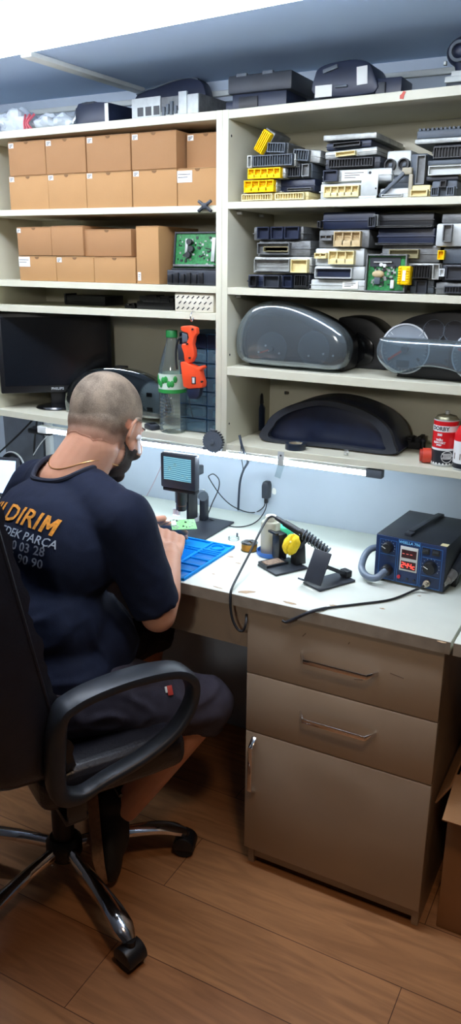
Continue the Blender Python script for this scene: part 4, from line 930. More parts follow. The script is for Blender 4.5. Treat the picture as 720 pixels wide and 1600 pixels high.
# ---- microscope with its own screen
yL = .285
Sx0, Sx1 = at(250, 735, 'y', yL-.045).x, at(305, 735, 'y', yL-.045).x
zt_ = at(278, 710, 'y', yL-.045).z; zb_ = at(278, 765, 'y', yL-.045).z
lx = at(283, 783, 'y', yL).x
t = thing('digital_microscope', 'black digital microscope with a lit screen on a dark stand behind the blue mat', 'microscope', (lx, yL, ZD)); L = T(-Vector(t.location))
MB().bx(-.045, .078, -.012, .165, 0, .006, .002).build('base_plate', blk2, t)
zt_ -= ZD; zb_ -= ZD; sx0, sx1 = Sx0-lx, Sx1-lx
MB().bx(sx0, sx1, -.045, -.020, zb_, zt_, .006).build('screen_housing', blk2, t)
MB().bx(sx0+.02, sx1-.012, -.022, -.012, zb_+.02, zt_-.02, .004).build('back_cover', blk2, t)
MB().bx(sx0+.004, sx1-.004, -.040, -.016, zb_-.010, zb_+.001, .003).build('button_bar', blk, t)
def scrmat():
    m = mat('circuit_on_screen', (90, 140, 160), .3); nt = m.node_tree; b = nt.nodes['Principled BSDF']
    tc = nt.nodes.new('ShaderNodeTexCoord'); wv = nt.nodes.new('ShaderNodeTexWave'); wv.inputs['Scale'].default_value = 58; wv.inputs['Distortion'].default_value = 5.5; wv.inputs['Detail'].default_value = 1.2; wv.inputs['Detail Scale'].default_value = .25; wv.bands_direction = 'Z'
    nt.links.new(tc.outputs['Object'], wv.inputs['Vector'])
    cr = nt.nodes.new('ShaderNodeValToRGB'); cr.color_ramp.elements[0].position = .35; cr.color_ramp.elements[1].position = .75
    cr.color_ramp.elements[0].color = lin((58, 112, 134))+(1,); cr.color_ramp.elements[1].color = lin((128, 176, 184))+(1,)
    nt.links.new(wv.outputs['Fac'], cr.inputs['Fac']); nt.links.new(cr.outputs['Color'], b.inputs['Emission Color']); b.inputs['Emission Strength'].default_value = .75
    nt.links.new(cr.outputs['Color'], b.inputs['Base Color']); return m
sz0, sz1 = zb_+.024, zt_-.010
s = MB().bx(sx0+.012, sx1-.013, -.0456, -.0448, sz0, sz1).build('screen', scrmat(), t)
for u, v, r in ((.22, .5, .0055), (.42, .68, .0045), (.7, .25, .003), (.86, .2, .003)):
    MB().lathe([(r*.55, 0), (r, 0), (r, .0004), (r*.55, .0004), (r*.55, 0)], Mx=T((sx0+.012+u*(sx1-sx0-.025), -.0456, sz0+v*(sz1-sz0))) @ Matrix.Rotation(R(90), 4, 'X')).build('shown_pad', emis('screen_pad', (150, 200, 205), .8), s)
zl0 = at(283, 797, 'y', yL).z-ZD
MB().lathe([(0, zl0), (.0135, zl0), (.0145, zl0+.004), (.0145, zl0+.02), (.0170, zl0+.024), (.0170, zb_+.004), (0, zb_+.004)], seg=32).build('lens_barrel', blk, t)
MB().lathe([(.0148, zl0+.014), (.0152, zl0+.015), (.0148, zl0+.016)], seg=32).build('focus_mark', mat('brown_ring', (110, 80, 70), .5), t)
for dx__ in (-.016, -.004): 
    m_ = MB().cyl((dx__, -.010, zl0-.012), (dx__+.001, -.008, zl0+.004), .0055, seg=18).build('led_lamp', satin, t)
    MB().cyl((dx__, -.0102, zl0-.0136), (dx__, -.010, zl0-.012), .0042, seg=16).build('led_glow', emis('led_white', (240, 250, 255), 6), m_)
pyp = .135
rx = at(305, 800, 'y', yL+pyp-.02).x-lx; bx__ = at(316, 800, 'y', yL+pyp).x-lx
MB().cyl((rx, pyp-.02, .006), (rx, pyp-.02, zb_+.02), .0065, seg=22).build('chrome_post', satin, t)
MB().lathe([(.0, 0), (.011, 0), (.011, .018), (.0085, .026), (0, .026)], (rx, pyp-.02, .006), 24).build('post_collar', satin, t)
bx__ += .006
MB().bx(bx__-.009, bx__+.009, pyp-.012, pyp+.012, .006, .078, .002).build('rear_post', blk2, t)
MB().bx(rx-.010, rx+.012, -.02, pyp+.01, zb_-.004, zb_+.022, .003).build('arm', blk2, t)
MB().bx(.003, .012, .02, .07, .035, zb_, .003).build('carrier', blk, t)
MB().cyl((bx__+.003, pyp-.02, .088), (bx__+.016, pyp-.032, .088), .0145, .0145, 28).build('knob', slate, t)
MB().cyl((bx__-.002, pyp-.002, .080), (bx__-.002, pyp-.002, .098), .006, seg=16).build('knob_stem', steel, t)
MB().cyl((rx+.004, pyp-.030, zb_+.010), (rx+.010, pyp-.040, zb_+.010), .009, seg=22).build('small_knob', slate, t)
# ---- small clear ring, solder reel, bottle in a blue dish, green jar
c = at(365, 843, 'z', ZD)
t = thing('clear_ring', 'small clear plastic ring with a grey tab between the mat and the wall', 'ring', (c.x, c.y, ZD))
MB().lathe([(.0135, 0), (.0155, 0), (.0155, .007), (.0135, .007), (.0135, 0)], seg=32).build('ring_body', clearp, t); MB().bx(.002, .007, .010, .014, .004, .016, .001).build('tab', slate, t)
c = at(384, 863, 'z', ZD)
t = thing('solder_reel', 'small reel of golden solder wire on the bench beside the blue mat', 'solder reel', (c.x, c.y+.020, ZD))
for z in (0, .0200): MB().lathe([(.006, z), (.0225, z), (.0225, z+.0014), (.006, z+.0014), (.006, z)], seg=36).build('flange', clearp, t)
gold = mat('copper_gold_wire', (196, 146, 66), .3, .7, .25, 60)
MB().lathe([(.008, .0016)]+[(.0205+(.0007 if k % 2 else 0), .0018+.0011*k) for k in range(17)]+[(.008, .0198), (.008, .0016)], seg=36).build('wound_wire', gold, t)
mb = MB()
for k in range(3): mb.tube([((.008+.004*k)*math.cos(q_*.5), (.008+.004*k)*math.sin(q_*.5), .0226+.001*math.sin(q_*2.1+k)) for q_ in range(12)], .0013, 6, 4)
mb.build('loose_wire', alud, t)
c = at(414, 872, 'z', ZD); c.y += .034; c.x -= .002
t = thing('blue_dish', 'shallow blue plastic dish under the milky bottle on the bench', 'dish', (c.x+.004, c.y, ZD))
MB().lathe([(0, 0), (.036, 0), (.0385, .003), (.0385, .0125), (.0365, .0125), (.0355, .0035), (0, .0035)], seg=40).build('dish_body', mat('blue_dish', (44, 100, 176), .4), t)
h_ = at(415, 804, 'y', c.y).z-ZD
t = thing('flux_bottle', 'milky square-shouldered plastic bottle standing in the blue dish', 'bottle', (c.x, c.y, ZD+.0040)); h_ -= .004
mb = MB(); mb.lathe([(0, 0), (.0245, 0), (.0255, .002), (.0255, h_*.78), (.023, h_*.84), (.0125, h_*.87), (.0125, h_*.90), (0, h_*.9)], seg=36); mb.build('bottle_body', milk, t)
MB().lathe([(0, h_), (.0135, h_), (.0145, h_*.985), (.0145, h_*.885), (0, h_*.885)], seg=32).build('cap', mat('beige_cap', (206, 202, 184), .5), t)
MB().lathe([(0, .002), (.0238, .002), (.0238, h_*.34), (0, h_*.34)], seg=32).build('contents', mat('flux_grains', (176, 166, 138), .7, var=.35, scale=120), t)
c = at(441, 862, 'z', ZD); c.y += .02; h_ = at(439, 820, 'y', c.y).z-ZD
t = thing('green_lid_jar', 'pale green jar with a mint green lid behind the soldering iron holder', 'jar', (c.x-.004, c.y, ZD))
MB().lathe([(0, 0), (.022, 0), (.024, .003), (.024, h_*.74), (0, h_*.74)], seg=32).build('jar_body', clear('mint_clear', (170, 226, 206), .06, .1, .3), t)
MB().lathe([(0, h_), (.0245, h_), (.026, h_-.002), (.026, h_*.74), (.0, h_*.74)], seg=36).build('lid', mat('mint_green', (66, 190, 140), .4), t)
# ---- soldering iron and holder
c = at(435, 885, 'z', ZD)
hx, hy, ha = -.002, .2015, R(-31)
t = thing('iron_holder', 'black soldering iron holder with a sponge tray and a coil on the bench', 'iron holder', (hx, hy, ZD), ha); Li = Matrix.Rotation(-ha, 4, 'Z') @ T((-hx, -hy, -ZD))
MB().bx(-.041, .041, -.046, .05, 0, .006, .002).build('base_plate', blk2, t)
MB().ring([(-.04, -.045), (.0, -.045), (.0, .02), (-.04, .02)], [(-.037, -.042), (-.003, -.042), (-.003, .017), (-.037, .017)], 0, .006).xf(Matrix.Rotation(R(90), 4, 'X')).xf(Matrix.Diagonal((1, 1, 1, 1)))
mb = MB(); mb.bx(-.040, -.037, -.044, .02, .006, .012).bx(-.004, -.001, -.044, .02, .006, .012).bx(-.037, -.004, -.044, -.041, .006, .012).bx(-.037, -.004, .017, .02, .006, .012); mb.build('tray_rim', blk2, t)
mb = MB(); mb.box((-.0205, -.013, .0095), (.030, .05, .007), None, .002)
mb.build('sponge', mat('worn_sponge', (140, 118, 100), .9, var=.35, scale=150, bump=.4), t)
p0 = Li @ at(436, 868, 'y', .245); p1 = Li @ at(436, 832, 'y', .245)
MB().bx(p0.x-.016, p0.x+.016, p0.y-.012, p0.y+.012, .006, p1.z, .002).build('tool_block', blk, t)
MB().bx(p0.x-.024, p0.x+.012, p0.y-.020, p0.y-.011, p1.z-.002, p1.z+.004, .001).build('block_lip', blk, t)
q0 = Li @ at(463, 878, 'y', .235); q1 = Li @ at(463, 838, 'y', .235)
MB().prism([(q0.x-.010, .006), (q0.x+.016, .006), (q0.x+.012, q1.z*.6), (q0.x+.006, q1.z), (q0.x-.008, q1.z)], q0.y-.012, q0.y+.018, .002).build('upright', blk, t)
c0, c1 = Li @ at(472, 833, 'y', .245), Li @ at(514, 863, 'y', .235)
d_ = (c1-c0); N = 9; pts = []
ax = d_.normalized(); e1 = ax.cross(Vector((0, 0, 1))).normalized(); e2 = ax.cross(e1)
for k in range(N*10+1):
    a = 2*math.pi*k/10; r = .0135-.003*k/(N*10); pts.append(c0+d_*(k/(N*10))+e1*(r*math.cos(a))+e2*(r*math.sin(a)))
MB().tube(pts, .0018, 6, 1).build('coil_spring', slate, t)
MB().cyl(c0-ax*.006, c1-ax*.004, .0098, .0075, 20).build('inner_sleeve', blk, t)
MB().bar(c0+d_*.18-Vector((0, 0, .008)), Vector((q0.x+.004, q0.y, q1.z*.6)), .012, .008, .001).build('spring_bracket', blk2, t)
yb_ = at(455, 851, 'y', .212)
t = thing('tip_cleaner_ball', 'bright yellow sponge ball wedged in the soldering iron holder', 'tip cleaner', (yb_.x, yb_.y, yb_.z))
mb = MB(); mb.ell((0, 0, 0), (.021, .018, .0285), (0, R(22), 0), u=32, v=20)
for v in mb.bm.verts: v.co *= 1+.10*noise.noise(v.co*90)-.22*max(0, 1-abs((v.co.x-.25*v.co.z)/.0028))*(1 if v.co.y < 0 else 0)
mb.build('ball', mat('sponge_yellow', (244, 208, 30), .75, var=.1, scale=120, bump=.3), t)
MB().ell((.004, -.012, .012), (.004, .004, .003)).build('worn_spot', mat('pale_yellow', (246, 226, 150), .8), t)
i0, i1 = at(431, 809, 'y', .262), at(470, 833, 'y', .250)
t = thing('soldering_iron', 'black soldering iron resting in the coil of its holder, cable looping off the bench', 'soldering iron', tuple(i1)); L = T(-i1)
d_ = i1-i0
MB().cyl(L @ i0, L @ (i0+d_*.35), .0052, .0068, 20).cyl(L @ (i0+d_*.35), L @ (i1+d_*.12), .0085, .0095, 20).build('handle', blk, t)
MB().cyl(L @ (i1+d_*.12), L @ (i1+d_*.16), .0105, seg=20).build('grip_ring', blk2, t)
cab_pts = [at(431, 809, 'y', .262), at(424, 807, 'y', .262), at(416, 813, 'y', .255), at(405, 833, 'y', .20), at(392, 860, 'z', .80), at(375, 893, 'z', .772), at(363, 917, 'z', .758), at(360, 929, 'y', -.002), at(360, 950, 'y', -.008), at(364, 970, 'y', -.010), at(372, 984, 'y', -.010), at(380, 985, 'y', -.008), at(384, 974, 'y', -.004), at(385, 960, 'y', .012)]
MB().tube([L @ p for p in cab_pts], .0030, 8).build('cable', rubber, t)
# ---- folding phone stand
t = thing('phone_stand', 'black folding phone stand with a tilted plate near the bench front edge', 'phone stand', (.136, .168, ZD), R(-27.5)); Li = Matrix.Rotation(R(27.5), 4, 'Z') @ T((-.136, -.168, -ZD))
mb = MB(); rr_ = [(.028*sx_+(-.008*sx_)*(1-math.cos(0)), 0) for sx_ in (1,)]
mb.box((0, 0, .003), (.062, .112, .006), None, .0028); mb.build('base_plate', blk2, t)
P1, P2, P3, P4 = Li @ at(474.4, 905.6, 'z', .764), Li @ at(495.6, 914.4, 'z', .764), Li @ at(497, 859, 'z', .834), Li @ at(518, 865.6, 'z', .834)
cen = (P1+P2+P3+P4)/4; xa_ = ((P2-P1)+(P4-P3)).normalized(); ya_ = ((P3-P1)+(P4-P2)); ya_ = (ya_-xa_*ya_.dot(xa_)).normalized(); za_ = xa_.cross(ya_)
wd, ht = ((P2-P1).length+(P4-P3).length)/2, ((P3-P1).length+(P4-P2).length)/2
Mx = Matrix((xa_, ya_, za_)).transposed().to_4x4(); Mx.translation = cen
MB().box((0, 0, 0), (wd*1.25, ht, .004), None, .002).xf(Mx).build('phone_plate', blk2, t)
for s in (-1,): MB().box((s*wd*.5-.004, -ht*.5, .008), (.014, .004, .018), None, .001).xf(Mx).build('phone_lip', slate, t)
B0 = Li @ at(541, 900, 'z', .757); B1 = Mx @ Vector((wd*.15, ht*.1, -.006))
MB().bar(B0+Vector((0, 0, .004)), B1, .014, .009, .002).build('support_arm', blk2, t)
MB().box(B0+Vector((0, -.002, .008)), (.026, .018, .018), None, .003).build('hinge_block', blk, t)
MB().cyl(B1-Vector((.016, 0, 0)), B1+Vector((.016, 0, 0)), .006, seg=18).build('upper_hinge', blk, t)
# ---- soldering station
sa = R(-4.2); so = at(583, 905, 'z', ZD); 
t = thing('soldering_station', 'dark blue soldering station with red digits at the right end of the bench', 'soldering station', (so.x, so.y, ZD), sa)
SW, SD, SH = .169, .222, .1155
MB().bx(0, SW, .004, SD, .004, SH, .0015).build('case', mat('station_black', (28, 32, 40), .45, var=.08), t)
facem = mat('station_blue_face', (26, 46, 84), .4, var=.1); linem = mat('station_blue_line', (50, 112, 176), .4)
f = MB().bx(.001, SW-.001, 0, .0045, .006, SH-.001, .001).build('front_panel', facem, t)
def U(u): return u*SW
def V(v): return .004+(1-v)*(SH-.004)
def frm(u0, u1, v0, v1, w_=.0010):
    return MB().ring([(U(u0), V(v1)), (U(u1), V(v1)), (U(u1), V(v0)), (U(u0), V(v0))], [(U(u0)+w_, V(v1)+w_), (U(u1)-w_, V(v1)+w_), (U(u1)-w_, V(v0)-w_), (U(u0)+w_, V(v0)-w_)], -.0006, .0).build('blue_outline', linem, f)
frm(.06, .31, .08, .96); frm(.33, .64, .02, .96); frm(.66, .95, .08, .96)
for u0, u1, v in ((.08, .29, .40), (.68, .93, .30), (.68, .93, .70)): MB().bx(U(u0), U(u1), -.0007, 0, V(v)-.0012, V(v)).build('blue_line', linem, f)
j = text_mb('WEELLA 706', .0088, .0005, 1.05, .0002); j.xf(T((U(.485), -.0006, V(.075)))); j.build('lettering', emis('lettering_blue', (110, 180, 225), .05, (120, 190, 230)), f)
p_ = MB().bx(U(.365), U(.615), -.0012, .0, V(.69), V(.15), .001).build('display_surround', mat('display_white', (206, 206, 200), .5), f)
for v0, v1 in ((.22, .40), (.47, .65)): MB().bx(U(.385), U(.597), -.0018, -.001, V(v1), V(v0)).build('display_window', mat('display_dark', (56, 20, 24), .3), p_)
segm = emis('red_digit_glow', (255, 70, 60), 3.2, (180, 20, 20)); segd = emis('dim_digit_glow', (255, 120, 110), .8, (120, 40, 40))
SEG = {'2': 'abged', '4': 'fgbc', 'c': 'ged', '-': 'g'}
def digit(ch, u, v, m, parent, w_=.0056, h=.0118):
    x, z = U(u), V(v); q_ = {'a': (0, h/2, 1), 'g': (0, 0, 1), 'd': (0, -h/2, 1), 'f': (-w_/2, h/4, 0), 'b': (w_/2, h/4, 0), 'e': (-w_/2, -h/4, 0), 'c': (w_/2, -h/4, 0)}
    mb = MB()
    for s in SEG[ch]:
        dx, dz, hor = q_[s]; mb.box((x+dx, -.0020, z+dz), (w_*.95, .0006, .0014) if hor else (.0014, .0006, h*.46))
    mb.build('digit', m, parent)
for k, ch in enumerate('---'): digit(ch, .415+.055*k, .31, segd, p_)
for k, ch in enumerate('244c'): digit(ch, .412+.052*k, .56, segm, p_)
def knob(u, v, r):
    k_ = MB().lathe([(0, .014), (r*.8, .014), (r*.92, .011), (r, .0), (0, 0)], seg=30, Mx=T((U(u), 0, V(v))) @ Matrix.Rotation(R(90), 4, 'X')).build('knob', blk, f)
    MB().bar((U(u)-r*.1, -.0146, V(v)), (U(u)-r*.75, -.0146, V(v)+r*.3), .0016, .0006, upv=(0, 1, 0)).build('pointer', white, k_)
    mb = MB()
    for q_ in range(11):
        a = R(-30+24*q_); mb.box((U(u)+r*1.22*math.cos(a), -.0004, V(v)+r*1.22*math.sin(a)), (.0022, .0006, .0008), (0, -a, 0))
    mb.build('scale_marks', steel, k_)
knob(.185, .24, .0135); knob(.80, .50, .0165)
for u in (.72, .86): 
    s = MB().bx(U(u)-.009, U(u)+.009, -.002, 0, V(.23), V(.10), .001).build('rocker_switch', blk, f); MB().box((U(u), -.003, V(.145)), (.013, .003, .006), (.25, 0, 0), .0008).build('rocker', blk2, s)
MB().cyl((U(.37), 0, V(.84)), (U(.37), -.004, V(.84)), .0042, seg=18).build('red_button', mat('button_red', (196, 48, 60), .4), f)
for u in (.49, .59): MB().cyl((U(u), 0, V(.86)), (U(u), -.003, V(.86)), .003, seg=14).build('small_button', blk2, f)
MB().lathe([(0, .0), (.008, .0), (.008, .006), (.0062, .007), (.0062, .014), (.0045, .015), (.0045, .02), (0, .02)], seg=24, Mx=T((U(.775), 0, V(.85))) @ Matrix.Rotation(R(90), 4, 'X')).build('metal_socket', mat('socket_metal', (190, 180, 160), .3, .8), f)
MB().bx(.152, .168, .003, .02, SH, SH+.0006).build('warranty_sticker', mat('yellowed_sticker', (206, 196, 150), .7), t)
Ls = Matrix.Rotation(-sa, 4, 'Z') @ T((-so.x, -so.y, -ZD))
h0, h1 = Ls @ at(640, 836, 'z', ZD+SH), Ls @ at(686, 808, 'z', ZD+SH)
hd = (h1-h0)
MB().bar(h0+hd*.04+Vector((0, 0, .008)), h1-hd*.04+Vector((0, 0, .008)), .014, .004, .0015).build('carry_handle', blk2, t)
for p in (h0, h1): MB().box(p+Vector((0, 0, .003)), (.018, .022, .009), (0, 0, math.atan2(hd.y, hd.x)-R(90)), .002).build('handle_foot', blk2, t)
hose = mat('hose_grey_blue', (96, 108, 124), .3, var=.1)
hz = V(.74)
MB().lathe([(0, 0), (.0135, 0), (.0135, .010), (.010, .016), (0, .016)], seg=24, Mx=T((U(.2), 0, hz)) @ Matrix.Rotation(R(90), 4, 'X')).build('hose_socket', blk, f)
hp = [(U(.2), -.012, hz), (U(.12), -.034, hz-.013), (-.004, -.032, hz-.015), (-.028, -.008, hz-.008), (-.034, .02, hz+.012), (-.031, .05, hz+.022), (-.02, .085, hz+.018), (-.0125, .14, hz+.0)]
MB().tube(hp, .0085, 14, 7).build('air_hose', hose, t)
cp = [Ls @ p for p in (at(661, 912, 'z', ZD+.015), at(648, 922, 'z', ZD+.006), at(610, 937, 'z', ZD+.003), at(560, 944, 'z', ZD+.003), at(510, 950, 'z', ZD+.0032), at(485, 956, 'z', ZD+.0034), at(462, 966, 'y', -.0045), at(448, 972, 'y', -.005), at(441, 970, 'y', -.004))]
cp = [Vector((U(.775), -.020, V(.85)))]+cp[1:]
MB().tube(cp, .0028, 8, 7).build('iron_cable', rubber, t)
MB().tube(cp[-5:-1], .0037, 8, 6).build('cable_boot', blk2, t)
g0, g1 = at(693, 914, 'z', ZD+.022), at(716, 884, 'z', ZD+.045)
t = thing('hot_air_gun', 'grey hot air handle with a metal nozzle resting right of the soldering station', 'hot air gun', tuple(g1)); L = T(-g1); d_ = (g1-g0).normalized()
MB().cyl(L @ g0, L @ (g0+d_*.022), .0055, .008, 20).build('nozzle', mat('nozzle_metal', (190, 184, 180), .3, .8), t)
MB().lathe([(0, 0), (.0115, 0), (.0115, .012), (.013, .014), (.013, .03), (.0115, .032), (.0, .032)], seg=24, Mx=T(L @ (g0+d_*.02)) @ d_.to_track_quat('Z', 'Y').to_matrix().to_4x4()).build('collar', mat('nozzle_grey', (150, 146, 146), .35, .5), t)
MB().cyl(L @ (g0+d_*.05), L @ (g0+d_*.17), .0145, .0165, 24).build('handle', blk2, t)
pb_ = L @ (g0+d_*.07); MB().bar(pb_+Vector((0, 0, -.012)), (pb_.x, pb_.y, ZD-g1.z), .03, .012, .002, upv=(1, 0, 0)).build('cradle', blk, t)
# ---- plugs and cables at the wall
yw = DW-.001
p = at(416, 778, 'y', yw-.012); z1_ = at(416, 752, 'y', yw-.012).z
t = thing('usb_plug', 'black plug adapter on the wall above the bench with a thin cable', 'plug', (p.x, yw, p.z)); h = z1_-p.z
MB().prism([(-.0105, 0), (.0105, 0), (.0115, h*.75), (.008, h), (-.008, h), (-.0115, h*.75)], -.024, 0, .003).build('body', blk2, t)
MB().bx(-.005, .005, -.018, -.006, -.016, .001, .002).build('strain_relief', blk, t)
L = T(-Vector(t.location))
cb_ = [at(415, 784, 'y', yw-.012), at(411, 793, 'y', yw-.02), at(400, 800, 'z', ZD+.006), at(385, 800, 'z', ZD+.01), at(362, 790, 'y', .50), at(343, 772, 'y', .47), at(327, 748, 'y', .45), at(327, 743, 'y', .45), at(334, 741, 'y', .45), at(342, 750, 'y', .45), at(341, 765, 'y', .45), at(332, 785, 'y', .44), at(325, 803, 'z', ZD+.009)]
MB().tube([L @ q_ for q_ in cb_], .0016, 8, 7).build('cable', rubber, t)
cb_ = [at(417, 784, 'y', yw-.012), at(414, 797, 'y', .54), at(404, 812, 'z', ZD+.003), at(388, 821, 'z', ZD+.003), at(365, 823, 'z', ZD+.003), at(340, 816, 'z', ZD+.003), at(327, 811, 'z', ZD+.009)]
MB().tube([L @ q_ for q_ in cb_], .0016, 8, 7).build('second_cable', rubber, t)
p = at(428, 767, 'y', DW)
t = thing('wall_white_spot', 'small bright white spot on the wall right of the black plug', 'sticker', (p.x, DW-.0002, p.z))
MB().prism(sp2([(-.005, -.008), (.006, -.009), (.006, .006), (-.004, .008)], 3), -.0012, 0).build('white_spot_patch', white, t)  # small white patch laid on the wall
t = thing('black_cable', 'thick black cable dropping from the shelf divider to the back of the bench', 'cable', tuple(at(372, 790, 'y', .53))); L = T(-Vector(t.location))
MB().tube([L @ q_ for q_ in (at(374, 680, 'y', .283), at(378, 697, 'y', .279), at(383, 712, 'y', .30), at(387, 722, 'y', .40), at(380, 735, 'y', .50), at(375, 752, 'y', .54), at(373, 775, 'y', .545), at(372, 797, 'y', .545))], .0034, 8).build('cable_sheath', mat('cable_slate', (52, 62, 76), .5), t)
MB().tube([L @ q_ for q_ in (at(376, 690, 'y', .280), at(377, 712, 'y', .29), at(380, 735, 'y', .47))], .0012, 6).build('thin_wire', rubber, t)
t = thing('red_wire', 'thin reddish wire hanging behind the left side of the microscope', 'wire', tuple(at(229, 774, 'y', .53))); L = T(-Vector(t.location))
MB().tube([L @ q_ for q_ in (at(252, 728, 'y', .50), at(243, 748, 'y', .52), at(234, 766, 'y', .53), at(229, 775, 'y', .535))], .0008, 6).build('wire', mat('wire_red', (170, 120, 120), .5), t)
# ---- far left under the shelf
x0, x1 = at(11, 690, 'y', .55).x, at(69, 690, 'y', .55).x
t = thing('grey_panel', 'dark grey board standing against the wall at the far left of the bench', 'board', ((x0+x1)/2, .552, ZD)); w_ = x1-x0
MB().bx(-w_/2, w_/2, -.012, 0, 0, .25, .001).build('board', mat('panel_grey', (92, 98, 106), .6), t)
x0, x1 = at(70, 690, 'y', .54).x, at(78, 690, 'y', .54).x
t = thing('cable_duct', 'white vertical cable duct on the wall left of the seated person', 'duct', ((x0+x1)/2, DW-.0004, ZD+.001)); w_ = x1-x0
MB().bx(-w_/2, w_/2, -.018, 0, 0, .235, .001).build('duct', whitep, t); MB().bx(-w_*.42, w_*.42, -.0195, -.018, .0, .23, .0006).build('cover', whitep, t)
p0, p1 = at(51, 675, 'y', .49), at(85, 673, 'y', .49)
t = thing('power_strip', 'black power strip hanging under the left shelf by its cable', 'power strip', ((p0.x+p1.x)/2, .49, p0.z))
w_ = abs(p1.x-p0.x); MB().bx(-w_/2, w_/2, -.025, .025, 0, .018, .005).build('body', blk, t)
for k in range(3): MB().cyl((-w_*.3+k*w_*.3, 0, .018), (-w_*.3+k*w_*.3, 0, .0205), .014, seg=18).build('socket', blk2, t)
L = T(-Vector(t.location))
MB().tube([L @ q_ for q_ in (at(58, 655, 'y', .49), at(56, 672, 'y', .49), at(54, 690, 'y', .52), at(53, 712, 'y', .53))], .0035, 8).build('cable', rubber, t)
t = thing('sloping_cable', 'black cable running slantwise to the far left edge under the shelf', 'cable', tuple(at(0, 706, 'y', .5))); L = T(-Vector(t.location))
MB().tube([L @ q_ for q_ in (at(-20, 722, 'y', .5), at(0, 706, 'y', .5), at(28, 680, 'y', .5), at(52, 655, 'y', .5))], .0032, 8).build('cable_sheath', rubber, t)
t = thing('white_cable', 'thin white cable slanting left of the white duct', 'cable', tuple(at(52, 710, 'y', .5))); L = T(-Vector(t.location))
MB().tube([L @ q_ for q_ in (at(52, 711, 'y', .5), at(62, 695, 'y', .5), at(72, 682, 'y', .52), at(76, 672, 'y', .53))], .0018, 8).build('cable_sheath', whitep, t)
# lit tablet with headphones over it
p = at(2, 722, 'y', .30); top_ = p.z
t = thing('tablet', 'tablet with a pale lit screen standing on the bench at the far left', 'tablet', (p.x-.085, .30, ZD+.0025), R(14), rot=(R(-14), 0, R(14)))
hh = (top_-ZD)/math.cos(R(14))
MB().bx(-.12, .115, 0, .009, 0, hh, .003).build('body', blk2, t); MB().bx(-.11, .105, -.0008, .0, .012, hh-.010).build('screen', emis('tablet_glow', (190, 214, 250), 1.1, (180, 200, 220)), t)
MB().bar((0, .01, hh*.6), (0, .07, .012), .08, .004, .001).build('kickstand', blk, t)
c = at(20, 719, 'y', .40)
t = thing('headphones', 'headphones with a pale headband standing behind the lit tablet', 'headphones', (c.x, .40, ZD)); hb = at(19, 707, 'y', .40).z-ZD
r_ = (at(36, 719, 'y', .40).x-at(3, 719, 'y', .40).x)/2
MB().tube([(-r_*1.05, 0, hb-r_*2.2)]+[(r_*math.cos(R(a)), 0, hb-r_+r_*math.sin(R(a))) for a in range(180, -1, -20)]+[(r_*1.05, 0, hb-r_*2.2)], .004, 8, 4).build('headband', whitep, t)
MB().tube([(r_*.86*math.cos(R(a)), 0, hb-r_+r_*.86*math.sin(R(a))) for a in range(175, 4, -17)], .005, 8, 4, ry=.010).build('band_pad', blk2, t)
for s in (-1, 1):
    e = MB().lathe([(0, 0), (.034, 0), (.038, .006), (.038, .018), (.028, .024), (0, .02)], seg=28, Mx=T((s*r_*1.05, 0, .04)) @ Matrix.Rotation(R(-90*s), 4, 'Y')).build('ear_cup', blk, t)
    MB().bar((s*r_*1.05, 0, .04), (s*r_*1.05, 0, hb-r_*2.0), .008, .006, .001, upv=(0, 1, 0)).build('yoke', slate, e)
